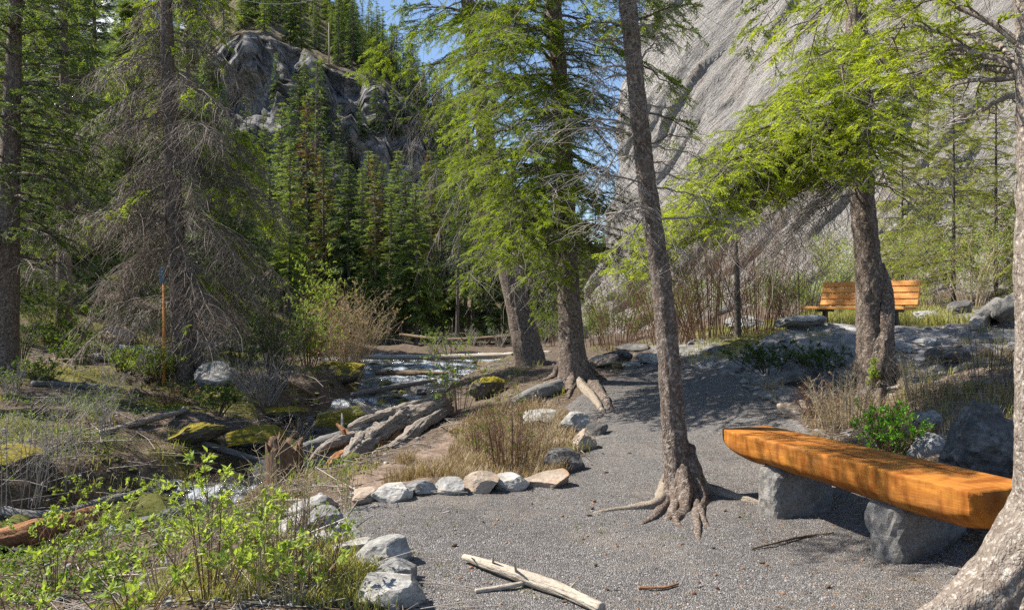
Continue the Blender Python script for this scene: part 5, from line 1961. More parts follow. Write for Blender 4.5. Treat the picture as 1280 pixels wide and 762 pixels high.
# stones that break the water
RS = np.random.default_rng(77)
WET = [MB().add(*rock(500 + i, (1, .8, .55), 7, .1, 3)).mesh('stream_stone', [M['stone_wet' if i % 3 else 'stone_dark']], False) for i in range(6)]
for i in range(190):
    s_ = RS.uniform(.04, .86)
    c = poly_at(STREAM, np.array([s_]))[0]
    t2 = poly_at(STREAM, np.array([s_ + .005]))[0]
    n2 = unit(np.array([-(t2 - c)[1], (t2 - c)[0]]))
    o_ = RS.uniform(-1.15, 1.15)
    o = bpy.data.objects.new('stream_stone', WET[i % 6])
    COL.objects.link(o)
    k = RS.uniform(.10, .26) * (.8 + .5 * abs(o_))
    x, y = c[0] + n2[0] * o_ * c[2], c[1] + n2[1] * o_ * c[2]
    o.location = (x, y, c[3] + k * RS.uniform(-.28, .1))
    o.scale = (k * RS.uniform(.8, 1.5), k, k * RS.uniform(.7, 1.1))
    o.rotation_euler = (RS.normal() * .2, RS.normal() * .2, RS.random() * 6.28)
    tag(o, 'dark wet stone breaking the surface of the stream', 'stone', 'stones in the stream')

# ------------------------------------------------------------------ fallen wood
up_ = lambda p, h: np.asarray(p, float) + np.array([0, 0, h])
log('fallen_log', [P(372, 566, 10.2), P(440, 545, 11.2), P(510, 524, 12.4), P(588, 502, 13.9)], [.11, .13, .135, .14, .12], 'log_grey',
    'long smooth grey log lying across the stream edge below the falling water', seed=1, endmat='log_pale', stubs=2)
# twisted driftwood: several strands that part at the root end
mb = MB()
base = P(480, 575, 10.6)
lift_ = np.array([0, -.2, .27])
for k, (q, r0) in enumerate([([P(563, 524, 11.8), P(520, 540, 11.2), P(480, 562, 10.6), P(452, 582, 10.2), P(436, 600, 9.9)], (.09, .13, .15, .14, .08)),
                             ([P(556, 518, 11.9), P(520, 528, 11.4), P(488, 540, 10.9), P(462, 546, 10.6), P(440, 556, 10.4)], (.04, .07, .09, .06, .03)),
                             ([P(566, 530, 11.7), P(530, 552, 11.0), P(498, 580, 10.4), P(470, 592, 10.1)], (.05, .09, .1, .06)),
                             ([P(475, 560, 10.6), P(455, 572, 10.3), P(448, 596, 10.0), P(455, 612, 9.8)], (.1, .09, .07, .03)),
                             ([P(470, 566, 10.6), P(440, 570, 10.3), P(412, 580, 10.1), P(392, 598, 9.9)], (.09, .08, .05, .02)),
                             ([P(482, 552, 10.8), P(462, 534, 10.7), P(450, 524, 10.7)], (.07, .05, .02))]):
    s_ = np.linspace(0, 1, 60)
    add_tube(mb, poly_at(q, s_) + lift_, np.interp(s_, np.linspace(0, 1, len(r0)), r0), 36, 0, .5, wob=.22, wobf=5, seed=30 + k, grain=.22)
for k, (q, r0) in enumerate([([P(500, 560, 10.7), P(470, 585, 10.3), P(446, 606, 9.9), P(425, 622, 9.6)], (.1, .15, .14, .05)), ([P(462, 580, 10.3), P(430, 590, 10.0), P(402, 610, 9.6)], (.1, .11, .04)),
                             ([P(520, 555, 11), P(500, 585, 10.4), P(478, 606, 10.0)], (.07, .09, .05)), ([P(470, 575, 10.4), P(440, 560, 10.4), P(424, 545, 10.5)], (.07, .05, .015)),
                             ([P(450, 585, 10.2), P(436, 570, 10.2), P(432, 552, 10.2)], (.06, .05, .02))]):
    s_ = np.linspace(0, 1, 44)
    add_tube(mb, poly_at(q, s_) + lift_ * .7, np.interp(s_, np.linspace(0, 1, len(r0)), r0), 30, 1, .5, wob=.3, wobf=5, seed=60 + k, grain=.3)
o = mb.build('driftwood', [M['driftwood'], M['log_rot']], loc=base)
tag(o, 'twisted bleached driftwood root lying beside the long grey log', 'driftwood')
# broken stump
mb = MB()
bs = on_d(355, 8.9)
bs[2] = max(bs[2], P(355, 612, 8.9)[2])
n_, kk = 16, 30
th = np.linspace(0, 2 * np.pi, kk, endpoint=False)
rows = []
for i, zz in enumerate(np.linspace(-.2, .52, n_)):
    rd = .2 + .12 * max(0, 1 - (zz + .2) / .4) ** 2
    rd = rd * (1 + .13 * fbm(np.stack([np.cos(th) * 3, np.sin(th) * 3, zz * .8 + 0 * th], -1), 3, 8))
    z_ = zz + (i == n_ - 1) * (.14 * fbm(np.stack([np.cos(th) * 4, np.sin(th) * 4, 0 * th], -1), 3, 9))
    rows.append(np.stack([rd * np.cos(th), rd * np.sin(th), z_ + 0 * th], -1))
for sc_, dz in ((.8, -.05), (.4, -.16), (.05, -.18)):
    rows.append(rows[n_ - 1] * [sc_, sc_, 1] + [0, 0, dz])
V = np.concatenate(rows)
i = np.arange(len(rows) - 1)[:, None] * kk
j = np.arange(kk)[None]
mb.add(V, np.stack([i + j, i + (j + 1) % kk, i + kk + (j + 1) % kk, i + kk + j], -1).reshape(-1, 4))
for a in (0.4, 1.9, 3.1, 4.4, 5.4):
    d_ = np.array([math.cos(a), math.sin(a), 0])
    add_tube(mb, [d_ * .12 + [0, 0, .05], d_ * .35 + [0, 0, -.08], d_ * .62 + [0, 0, -.3]], [.1, .07, .03], 9, wob=.2, seed=int(a * 9))
o = mb.build('tree_stump', M['stump'])
o.location = bs
tag(o, 'broken brown stump standing at the stream end of the path', 'stump')

log('fallen_log', [up_(on_d(-25, 8.4), .0) * [1, 1, 0] + [0, 0, -.62], P(60, 645, 8.5), P(140, 625, 9.2), P(190, 612, 9.8)], [.055, .07, .06, .045], 'log_grey',
    'slim grey log lying over the stream at the lower left', seed=3, stubs=2)
log('fallen_log', [P(95, 690, 7.0), P(180, 655, 7.9), P(245, 630, 8.8)], [.05, .06, .05], 'log_grey', 'weathered log stub between the boulders at the lower left', seed=4, stubs=1)
log('mossy_log', [P(-30, 682, 7.4), P(40, 664, 7.6), P(120, 642, 8.2)], [.10, .11, .08], 'log_rot', 'orange rotten log with moss at the lower left', seed=5, wob=.25, stubs=1)
log('fallen_log', [P(66, 455, 15.8), P(110, 452, 15.8), P(165, 447, 16.2)], [.13, .14, .13], 'log_brown', 'brown log lying along the left bank below the juniper mound', seed=6, endmat='log_rot')
log('fallen_log', [P(440, 446, 27), P(560, 446, 26.5), P(690, 442, 26)], [.07, .1, .11], 'log_pale', 'long pale log across the head of the stream', seed=7, stubs=3)
log('fallen_log', [P(600, 455, 23.5), P(655, 462, 21.5), P(690, 470, 19.5)], [.11, .12, .1], 'log_brown', 'dark log on the far bank below the long pale one', seed=8, stubs=2)
log('fallen_log', [P(500, 418, 42), P(560, 424, 40), P(640, 420, 39)], [.08, .1, .07], 'log_brown', 'brown fallen trunk at the foot of the dense stand', seed=9, stubs=3)
log('fallen_log', [P(250, 428, 20), P(310, 436, 19), P(350, 432, 18)], [.08, .1, .07], 'log_grey', 'grey log behind the dark leafy thicket', seed=10, stubs=2)
log('fallen_log', [P(140, 432, 18), P(200, 445, 16.2), P(215, 452, 15.6)], [.07, .09, .07], 'log_grey', 'thin grey log by the orange post', seed=11, stubs=2)
log('fallen_log', [up_(on(640, 508), .05), up_(on(672, 500), .1), up_(on(702, 490), .08)], [.09, .11, .09], 'log_grey', 'dark short log beside the roots of the thick spruce', seed=12)
log('fallen_log', [up_(on(1218, 420), .05), up_(on(1240, 400), .18), P(1262, 385, 11.6), P(1300, 362, 11.6)], [.10, .16, .19, .2], 'log_grey', 'gnarled grey log slanting up behind the pale trunk', seed=13, wob=.3)
log('branch', [up_(on(580, 705), .035), up_(on(640, 729), .045), up_(on(700, 752), .04), up_(on(752, 772), .03)], [.02, .033, .036, .032, .028], 'log_pale',
    'bare pale branch lying on the gravel at the front', 'branch', 14, .12, 14, 50, None, None, 4)
log('branch', [up_(on(594, 746), .01), up_(on(640, 738), .02), up_(on(662, 732), .02)], [.012, .014, .01], 'log_pale', 'short bleached stick beside the bare pale branch', 'branch', 15)
log('branch', [up_(on(798, 740), .01), up_(on(828, 739), .012), up_(on(848, 737), .01)], [.008, .009, .006], 'log_rot', 'little red-brown stick on the gravel at the front', 'branch', 16)
log('branch', [up_(on(940, 690), .008), up_(on(1000, 676), .012), up_(on(1042, 668), .01)], [.006, .008, .005], 'log_brown', 'thin twig on the gravel before the log bench', 'branch', 17)
log('branch', [up_(on(735, 472), .02), up_(on(788, 470), .03), up_(on(826, 462), .02)], [.012, .014, .008], 'log_grey', 'thin grey stick across the top of the path', 'branch', 18)

# far orange log bench, orange post and wire
log_bench('log_bench', ((238 - 640) / F_PX * 20, 20.0), ((277 - 640) / F_PX * 20.6, 20.6), P(250, 404, 20.2)[2], .45, .2,
          'small far orange log bench behind the half-dead spruce', zg=P(250, 404, 20.2)[2] - .5, seed=9)
bp = on_d(204, 14.4)
bp[2] = min(bp[2], P(204, 418, 14.4)[2])
o = empty('wooden_post', bp, 'thin orange post with a bluish plate at its top beside the half-dead trunk', 'post')
zt_ = P(204, 336, 14.4)[2] - bp[2]
mb = MB()
add_tube(mb, [(0, 0, -.2), (.02, 0, zt_ * .5), (.01, 0, zt_)], [.03, .028, .026], 10, wob=.08)
mb.build('post', M['post_orange'], o)
box(MB(), (.0, -.04, zt_ - .12), (.09, .016, .3), .004).build('plate', M['plate_blue'], o, smooth=False)
s_ = np.linspace(0, 1, 40)
mb = MB()
ca, cb = P(235, -28, 34), P(470, -40, 38)
ln_ = ca + (cb - ca) * s_[:, None] - np.array([0, 0, 1.45]) * (4 * s_ * (1 - s_))[:, None]
add_tube(mb, ln_, .011, 5)
tag(mb.build('wire', M['wire'], loc=ca), 'thin wire sagging high between the trees at the left', 'wire')

# ------------------------------------------------------------------ shrubs, each one a plant of its own
SH = lambda *a, **k: shrub(*a, **k)
# bright leafy willows of the near bank
for k, (px, py, H_, R_, st, lb, lt) in enumerate([
        (70, 740, .78, .30, 9, 'bright leafy bush at the lower left, left of the two in the middle', .72),
        (128, 700, .72, .26, 8, 'bright leafy bush with a tall left shoot over the mossy log', .7),
        (30, 775, .55, .28, 7, 'low bright bush in the lower left corner', .68),
        (205, 745, .55, .28, 8, 'bright leafy bush growing over the dark boulder', .75),
        (262, 760, .78, .34, 11, 'largest bright leafy bush in the middle of the near bank', .75),
        (318, 765, .55, .28, 8, 'bright leafy bush beside the dry reeds', .7),
        (165, 785, .4, .3, 8, 'low bright bush at the bottom edge left of the largest one', .66),
        (300, 700, .45, .2, 6, 'small bright bush behind the largest one', .66),
        (100, 650, .5, .24, 7, 'bright bush leaning over the mossy log at the lower left', .66),
        (190, 640, .5, .22, 7, 'bright bush behind the dark boulder at the stream edge', .62),
        (240, 640, .5, .2, 6, 'thin bright bush by the stream between the bushes and the stump', .6),
        (365, 775, .42, .26, 10, 'low bright bush in the grass at the bottom edge', .7),
        ]):
    p = on(px, min(py, 762)) if py <= 762 else on_d(px, 4.05 - (py - 762) * .01)
    SH(600 + k, p, H_, R_ * 1.2, st + 3, 5, .043, 8, .004, lt, .4, 'twig_straw' if k % 2 else 'twig_brown', 'leaf_bright', 'leafy_bush', lb, 'bush', None, True, 2, leafs=.27, low=.3)
# bare and dry ones around them
for k, (px, py, H_, R_, st, lb, wm, lf, nm) in enumerate([
        (352, 735, .85, .22, 26, 'thicket of dry straw-coloured stems left of the pale stone heap', 'twig_straw', .10, 'dry_bush'),
        (385, 745, .55, .2, 14, 'dry twiggy bush on the grass left of the three pale stones', 'twig_brown', .12, 'dry_bush'),
        (235, 700, .6, .3, 14, 'dry grey twigs tangled behind the bright bushes', 'twig_grey', .06, 'dry_bush'),
        (425, 640, .5, .16, 6, 'small bare bush with pale catkins at the stone heap', 'twig_straw', .3, 'dry_bush'),
        (10, 640, 1.3, .5, 12, 'bare grey-twigged bush at the left edge above the stream', 'twig_grey', .03, 'bare_bush'),
        (65, 610, 1.15, .5, 12, 'grey-twigged bush with sparse pale leaves left of the stream', 'twig_grey', .16, 'bare_bush'),
        (120, 560, 1.1, .5, 12, 'bare tangled bush on the left bank below the brown log', 'twig_grey', .1, 'bare_bush'),
        (640, 590, .8, .36, 44, 'reddish dry bush behind the white blocky stones', 'twig_brown', .12, 'dry_bush'),
        (664, 575, .7, .36, 34, 'dry straw bush beside the dark corner boulder', 'twig_straw', .05, 'dry_bush'),
        (606, 575, .6, .34, 28, 'dry orange-tipped bush on the litter patch', 'twig_brown', .15, 'dry_bush'),
        (1058, 535, .62, .46, 60, 'dry reddish bush in front of the spruce behind the log bench', 'twig_straw', .04, 'dry_bush'),
        (1030, 520, .45, .4, 44, 'low dry heath left of the reddish bush behind the log bench', 'twig_brown', .04, 'dry_bush'),
        (1155, 505, .6, .5, 44, 'dry brown bush right of the spruce behind the log bench', 'twig_straw', .05, 'dry_bush'),
        (1235, 470, .6, .5, 22, 'dry brown bush beside the pale trunk at mid height', 'twig_brown', .06, 'dry_bush')]):
    p = on(px, min(py, 760))
    SH(620 + k, p, H_, R_, st + (6 if nm == 'bare_bush' else 0), 7 if nm == 'bare_bush' else 5, .026, 4, .005 if nm == 'bare_bush' else .004, .5, .25, wm, 'leaf_mid' if lf > .08 else 'leaf_dry', nm, lb, 'bush', None, True, 4 if nm == 'bare_bush' else 3, leafs=lf, spread0=.6, low=.12)
# glossy green bush behind the bench and others
for k, (px, py, H_, R_, st, per, leaf, mat, lt, lb, nm, wm) in enumerate([
        (1112, 568, .56, .33, 40, 7, .03, 'leaf_gloss', .6, 'small glossy green bush right behind the log bench', 'green_bush', 'twig_brown'),
        (1090, 497, .34, .1, 10, 6, .03, 'leaf_bright', .5, 'little green shoot against the trunk behind the log bench', 'green_bush', 'twig_brown'),
        (190, 482, .8, .62, 44, 9, .045, 'leaf_bright', .7, 'round yellow-green bush before the half-dead spruce', 'green_bush', 'twig_brown'),
        (960, 462, .42, .95, 40, 7, .035, 'leaf_dark', .5, 'low dark green bush spreading on the bank left of the spruce', 'low_bush', 'twig_dark'),
        (1030, 462, .4, .6, 26, 7, .035, 'leaf_dark', .45, 'low dark bush under the left edge of the spruce trunk', 'low_bush', 'twig_dark'),
        (575, 520, 1.1, .55, 16, 6, .04, 'leaf_mid', .7, 'light green bush at the stream edge behind the long grey log', 'green_bush', 'twig_brown'),
        (545, 470, 1.9, .35, 7, 7, .06, 'leaf_bright', .35, 'slender young tree with light leaves at the head of the stream', 'sapling', 'twig_brown'),
        (582, 452, 1.2, .25, 5, 7, .06, 'leaf_bright', .3, 'smaller young tree right of the slender one at the stream', 'sapling', 'twig_brown'),
        (790, 425, .9, .5, 14, 6, .05, 'leaf_mid', .7, 'yellowish green shrub behind the thick spruce', 'green_bush', 'twig_brown')]):
    SH(640 + k, on(px, py), H_, R_, st, 5, leaf, per, .005, lt, .5, wm, mat, nm, lb, 'sapling' if nm == 'sapling' else 'bush', None, True, 2, leafs=.8, low=.15)
# left bank thickets
for k, (px, d, H_, R_, st, per, leaf, mat, lt, lb, wm, lv, arch) in enumerate([
        (345, 15.5, 1.9, 1.15, 46, 6, .045, 'leaf_dark', .6, 'dark leafy thicket between the half-dead spruce and the stream', 'twig_dark', .6, .2),
        (303, 16.5, 1.2, .7, 30, 6, .045, 'leaf_dark', .55, 'dark bush at the right foot of the half-dead spruce', 'twig_dark', .55, .2),
        (330, 14.0, .9, .95, 60, 4, .03, 'leaf_dark', .4, 'tangle of bare dark twigs overhanging the mossy rocks', 'twig_grey', .08, .25),
        (396, 22, 3.2, .85, 30, 10, .065, 'leaf_bright', .55, 'tall light green bush rising behind the grey-brown dome', 'twig_brown', .75, .1),
        (434, 21, 2.6, 1.45, 130, 7, .04, 'leaf_dry', .85, 'dome of grey-brown budding twigs at the head of the stream', 'twig_straw', .35, .25),
        (385, 19, 1.5, .85, 34, 8, .055, 'leaf_bright', .35, 'green bush at the near side of the twig dome', 'twig_brown', .5, .2),
        (82, 17.5, .75, .85, 44, 7, .05, 'leaf_mid', .55, 'spreading green juniper mound on the left bank', 'twig_brown', .85, .1),
        (130, 22, .6, .8, 36, 7, .05, 'leaf_mid', .6, 'low green mound behind the flat pale rock', 'twig_brown', .8, .1),
        (95, 15.6, .7, .6, 30, 6, .05, 'leaf_mid', .5, 'green bush below the juniper mound', 'twig_brown', .7, .1),
        (25, 15, .9, .6, 26, 5, .04, 'leaf_dark', .6, 'dark scrub beside the trunk at the left edge', 'twig_dark', .5, .2)]):
    SH(660 + k, on_d(px, d), H_, R_, st, 5, leaf, per, .007, lt, .5, wm, mat, 'thicket' if R_ > .9 else 'green_bush', lb, 'bush', None, True, 3, leafs=lv, low=.12, arch=arch)
# tall arching brown willows before the cliff
for k, (px, d, H_, R_, st, lb, lv) in enumerate([
        (770, 19, 2.3, 1.1, 34, 'brown willow brush behind the thick spruce, leftmost of the brown brush', .12),
        (835, 17, 2.7, 1.2, 44, 'dense brown willow brush right of the slim leaning spruce', .10),
        (890, 16, 3.0, 1.25, 48, 'brown willow brush arching left of the slender dead stem', .06),
        (950, 16.5, 3.1, 1.2, 44, 'brown willow brush arching right of the slender dead stem', .05),
        (1000, 15.2, 1.9, .8, 22, 'thin dark twigs of willow left of the wooden bench', .02)]):
    SH(680 + k, on_d(px, d), H_, R_ * 1.45, int(st * 1.25), 6, .05, 4, .0075, .5, .1, 'twig_brown' if k < 4 else 'twig_dark', 'leaf_mid', 'willow_brush', lb, 'bush', None, True, 3, leafs=lv * 1.6, low=.12, arch=.26, spread0=.3)
# light green growth before the cliff and behind the bench
for k, (px, d, H_, R_, st, lb, lt, lv) in enumerate([
        (1045, 20, 2.4, .8, 26, 'bright green bush behind the left end of the wooden bench', .55, .8),
        (1110, 24, 2.8, 1.3, 34, 'airy yellow-green bush behind the middle of the wooden bench', .45, .45),
        (1160, 21, 2.6, 1.2, 30, 'airy yellow-green bush behind the right end of the wooden bench', .45, .4),
        (1215, 18, 2.4, 1.2, 30, 'airy yellow-green bush left of the pale trunk', .45, .4),
        (1020, 22, 1.3, .9, 24, 'low light bush at the foot of the cliff', .5, .6),
        (1255, 24, 3.2, 1.4, 30, 'tall airy bush before the cliff beyond the pale trunk', .4, .4)]):
    SH(690 + k, on_d(px, d), H_, R_, st, 6, .06, 6, .008, lt, .7, 'twig_straw', 'leaf_bright', 'green_bush', lb, 'bush', None, False, 2, leafs=lv, low=.1)

# dark leafless saplings and scrub under the far stand
for k in range(16):
    px, d = RS.uniform(440, 760), RS.uniform(33, 45)
    if 600 < px < 700 and d < 38:
        d += 6
    SH(720 + k, on_d(px, d), RS.uniform(.8, 1.8), RS.uniform(.5, 1.0), 14, 4, .07, 5, .012, .5, .5, 'twig_grey', 'leaf_dark', 'undergrowth_bush',
       'low green bush at the foot of the dense stand', 'bush', 'bushes at the foot of the dense stand', True, 2, leafs=.3, low=.1)

# more growth and deadfall on the left bank
for k, (px, d, H_, R_, st, lb, mat, wm, lv, lt) in enumerate([
        (150, 15.0, .55, .5, 24, 'small green bush right of the brown log on the left bank', 'leaf_mid', 'twig_brown', .7, .55),
        (60, 12.6, .5, .5, 20, 'low leafy clump in the moss right of the trunk at the left edge', 'leaf_mid', 'twig_brown', .6, .5),
        (215, 12.8, .45, .5, 24, 'low brown twiggy clump above the mossy boulder', 'leaf_dry', 'twig_brown', .1, .5),
        (120, 11.0, .5, .45, 20, 'low leafy clump on the bank above the stream at the left', 'leaf_mid', 'twig_straw', .5, .6),
        (270, 12.6, .5, .5, 22, 'low dark leafy clump between the two mossy boulders', 'leaf_dark', 'twig_dark', .7, .7),
        (330, 12.0, .5, .4, 22, 'twiggy clump on the moss beside the falling water', 'leaf_dry', 'twig_grey', .06, .5),
        (180, 20, .9, .8, 30, 'dark green bush behind the orange post', 'leaf_dark', 'twig_dark', .8, .6),
        (50, 19, 1.0, .8, 30, 'dark green bush beyond the trunk at the left edge', 'leaf_dark', 'twig_dark', .8, .6),
        (235, 24, 1.3, 1.0, 34, 'dark green thicket behind the small far orange bench', 'leaf_dark', 'twig_dark', .8, .7),
        (310, 22, 1.2, .9, 30, 'green thicket left of the twig dome', 'leaf_mid', 'twig_dark', .7, .5),
        (350, 18, 1.3, .8, 30, 'olive thicket in front of the twig dome', 'leaf_dark', 'twig_brown', .7, .9),
        (365, 13.2, .6, .5, 26, 'overhanging bare grey twigs at the edge of the falling water', 'leaf_dry', 'twig_grey', .05, .5),
        (20, 11.5, .6, .5, 20, 'twiggy clump with few leaves at the left edge of the bank', 'leaf_mid', 'twig_grey', .25, .6)]):
    SH(760 + k, on_d(px, d), H_, R_, st, 5, .04, 6, .005, lt, .4, wm, mat, 'undergrowth_bush', lb, 'bush', None, True, 3, leafs=lv, low=.1, arch=.2)
for k, (a, b, r_, m, lb) in enumerate([
        ((40, 12.2), (150, 13.4), .06, 'log_grey', 'thin grey fallen stem on the moss of the left bank'),
        ((120, 10.4), (235, 12.4), .05, 'driftwood', 'bleached fallen stem slanting over the mossy bank'),
        ((165, 13.6), (250, 13.0), .06, 'log_brown', 'brown fallen stem before the half-dead spruce'),
        ((-20, 10.4), (95, 11.2), .06, 'log_brown', 'brown fallen stem at the left edge of the bank'),
        ((250, 11.2), (370, 11.6), .05, 'log_grey', 'grey stem wedged between the mossy boulders'),
        ((300, 15.2), (390, 16.5), .07, 'log_brown', 'brown stem lying under the dark leafy thicket'),
        ((440, 17.5), (545, 20.0), .07, 'log_grey', 'dark grey stem stuck across the falling water'),
        ((470, 23.0), (560, 22.0), .07, 'log_brown', 'brown stem lodged in the upper stream')]):
    p0, p1 = on_d(*a), on_d(*b)
    if k >= 6:
        p0[2], p1[2] = -.5, -.42
    mid = (p0 + p1) / 2
    mid[2] = max(mid[2], float(surf(mid[0], mid[1]))) if k < 6 else mid[2]
    log('fallen_log', [up_(p0, r_ * .7), up_(mid, r_ * .9), up_(p1, r_ * .8)], [r_ * .8, r_, r_ * .6], m, lb, seed=40 + k, stubs=3)
# cones on the gravel
cone = MB()
v, f = ico(3)
ph = np.arctan2(v[:, 1], v[:, 0])
rr0 = 1 + .16 * np.sin(ph * 5 + v[:, 2] * 9) * np.sin(v[:, 2] * 14)
cone.add(v * np.stack([rr0 * .42, rr0 * .42, np.ones(len(v))], -1) * .032, f)
cm = cone.mesh('pine_cone', [M['log_brown']], False)
for k in range(34):
    x, y = RS.uniform(-.4, 2.6), RS.uniform(3.9, 8.5)
    if abs(field(x, y, PATHM)) < .5:
        continue
    o = bpy.data.objects.new('pine_cone', cm)
    COL.objects.link(o)
    s_ = RS.uniform(.45, .8)
    o.scale = (s_, s_, s_)
    o.location = (x, y, float(surf(x, y)) + .008)
    o.rotation_euler = (1.5 + .2 * RS.normal(), .2 * RS.normal(), RS.random() * 6.28)
    tag(o, 'small brown cone lying on the gravel', 'cone', 'cones on the gravel')

# green shrubs along the foot of the cliff
for k, (px, d, H_, R_, lb) in enumerate([
        (742, 25, 2.0, 1.1, 'yellow-green shrub at the foot of the cliff left of the brown brush'),
        (800, 24, 2.4, 1.2, 'yellow-green shrub at the foot of the cliff behind the slim leaning spruce'),
        (868, 22, 1.8, 1.1, 'yellow-green shrub low behind the dense brown brush'),
        (965, 21, 1.6, 1.0, 'yellow-green shrub right behind the slender dead stem'),
        (690, 29, 1.9, 1.1, 'yellow-green shrub between the two thick spruce trunks')]):
    SH(790 + k, on_d(px, d), H_, R_, 26, 6, .065, 7, .008, .75, .4, 'twig_brown', 'leaf_mid', 'green_bush', lb, 'bush', None, False, 2, leafs=.6, low=.08, spread0=.5)


# ------------------------------------------------------------------ what nobody could count: gravel, litter, grass, moss
RC = np.random.default_rng(91)
LPOLY = [hit(*q)[:2] for q in [(430, 615), (530, 565), (600, 520), (660, 500), (710, 530), (700, 600), (560, 612)]]


def scatter(n, dmin, dmax, pxa=-40, pxb=1320, power=1.6):
    """Points of the ground within the view, denser near the viewer."""
    d = dmin + (dmax - dmin) * RC.random(n) ** power
    px = RC.uniform(pxa, pxb, n)
    x = (px - 640) / F_PX * d
    return x, d, surf(x, d)


def stones_cloud(name, n, size, keep, mats, dmin=3.2, dmax=13, pw=1.6):
    x, y, z = scatter(n, dmin, dmax, power=pw)
    k = keep(x, y)
    x, y, z = x[k], y[k], z[k]
    K = len(x)
    mb = MB()
    for j in range(5):
        v, f = rock(800 + j, (1, .8, .6), 6, .1, 2)
        s = (np.arange(K) % 5) == j
        m = int(s.sum())
        a = RC.random(m) * 6.28
        Mz = np.zeros((m, 3, 3))
        Mz[:, 0, 0], Mz[:, 0, 1], Mz[:, 1, 0], Mz[:, 1, 1], Mz[:, 2, 2] = np.cos(a), -np.sin(a), np.sin(a), np.cos(a), 1
        sz = np.minimum(size[0] * np.exp(RC.normal(size=m) * size[1]), size[0] * 2.2)
        stamp(mb, v, f, np.stack([x[s], y[s], z[s] + sz * .15], -1), Mz, sz, j % len(mats), RC.random(m))
    o = mb.build(name, mats, smooth=False)
    return tag(o, kind='stuff')


pathv = lambda x, y: field(x, y, PATHM)
M['pebble'] = leaf_mat('pebbles', (.08, .075, .072), (.33, .31, .3), 0, rough=.9, objvar=0)
M['chips'] = leaf_mat('bark_chips', (.09, .04, .022), (.34, .2, .12), 0, rough=.9, objvar=0)
M['litter_straw'] = leaf_mat('litter_straw', (.16, .1, .06), (.45, .36, .24), 0, rough=.9, objvar=0)
stones_cloud('gravel', 34000, (.005, .35), lambda x, y: pathv(x, y) > .55, [M['pebble']])
stones_cloud('loose_stones', 5200, (.018, .6), lambda x, y: (pathv(x, y) < .6) & ((x > 1.2) | (RC.random(len(x)) < .7)) & (stream_at(x, y)[0] > .9) & (poly_dist(x, y, LPOLY) > .1), [M['pebble']], 3.4, 16, 1.2)
stones_cloud('rubble', 1500, (.05, .5), lambda x, y: field(x, y, GREY) > .4, [M['pebble']], 8, 26, 1.0)
stones_cloud('bark_chips', 1500, (.0075, .45), lambda x, y: (pathv(x, y) > .5) & (RC.random(len(x)) < .5 + .5 * (x > .8)), [M['chips']])
stones_cloud('bed_stones', 2600, (.06, .45), lambda x, y: (stream_at(x, y)[0] < 1.5 * stream_at(x, y)[1]), [M['stone_wet']], 6.5, 32, 1.0)


def sticks(name, n, L, keep, mat, dmin, dmax, rad=.0016, pw=1.4):
    x, y, z = scatter(n, dmin, dmax, power=pw)
    k = keep(x, y)
    x, y, z = x[k], y[k], z[k]
    K = len(x)
    a = RC.random(K) * 6.28
    l = L * (.4 + RC.random(K))
    d = np.stack([np.cos(a) * l, np.sin(a) * l, RC.normal(size=K) * .12 * l], -1)
    p = np.stack([x, y, z + .006 + .006 * RC.random(K)], -1)
    q = p + d
    q[:, 2] = np.maximum(q[:, 2], surf(q[:, 0], q[:, 1]) + .004)
    m = (p + q) / 2 + RC.normal(size=(K, 3)) * .06 * l[:, None]
    v, f = twigs(p, m, q, rad, rad * .6, 2)
    mb = MB().add(v, f, 0, np.repeat(RC.random(K), 9))
    return tag(mb.build(name, mat), kind='stuff')


nopath = lambda x, y: (pathv(x, y) < .45) & (stream_at(x, y)[0] > 1.05 * stream_at(x, y)[1])
sticks('needle_litter', 60000, .05, lambda x, y: nopath(x, y) & (field(x, y, LITTER) > .15), M['litter_straw'], 3.4, 15, .0013)
sticks('path_needles', 14000, .045, lambda x, y: (pathv(x, y) > .4) & (vnoise(np.stack([x * 1.3, y * 1.3, 0 * x], -1), 83) + .35 * vnoise(np.stack([x * 5, y * 5, 0 * x], -1), 84) > .25), M['litter_straw'], 3.4, 11, .0011)
sticks('fallen_twigs', 9000, .4, lambda x, y: nopath(x, y) & (vnoise(np.stack([x * .8, y * .8, 0 * x], -1), 63) > -.3), M['twig_grey'], 3.6, 24, .0035, 1.0)
sticks('dead_branches', 800, .9, lambda x, y: nopath(x, y) & (x < -.8), M['twig_grey'], 4.5, 26, .009, 1.0)
sticks('stream_debris', 700, .7, lambda x, y: (stream_at(x, y)[0] > .6 * stream_at(x, y)[1]) & (stream_at(x, y)[0] < 1.8 * stream_at(x, y)[1]), M['twig_grey'], 6, 26, .008, 1.0)


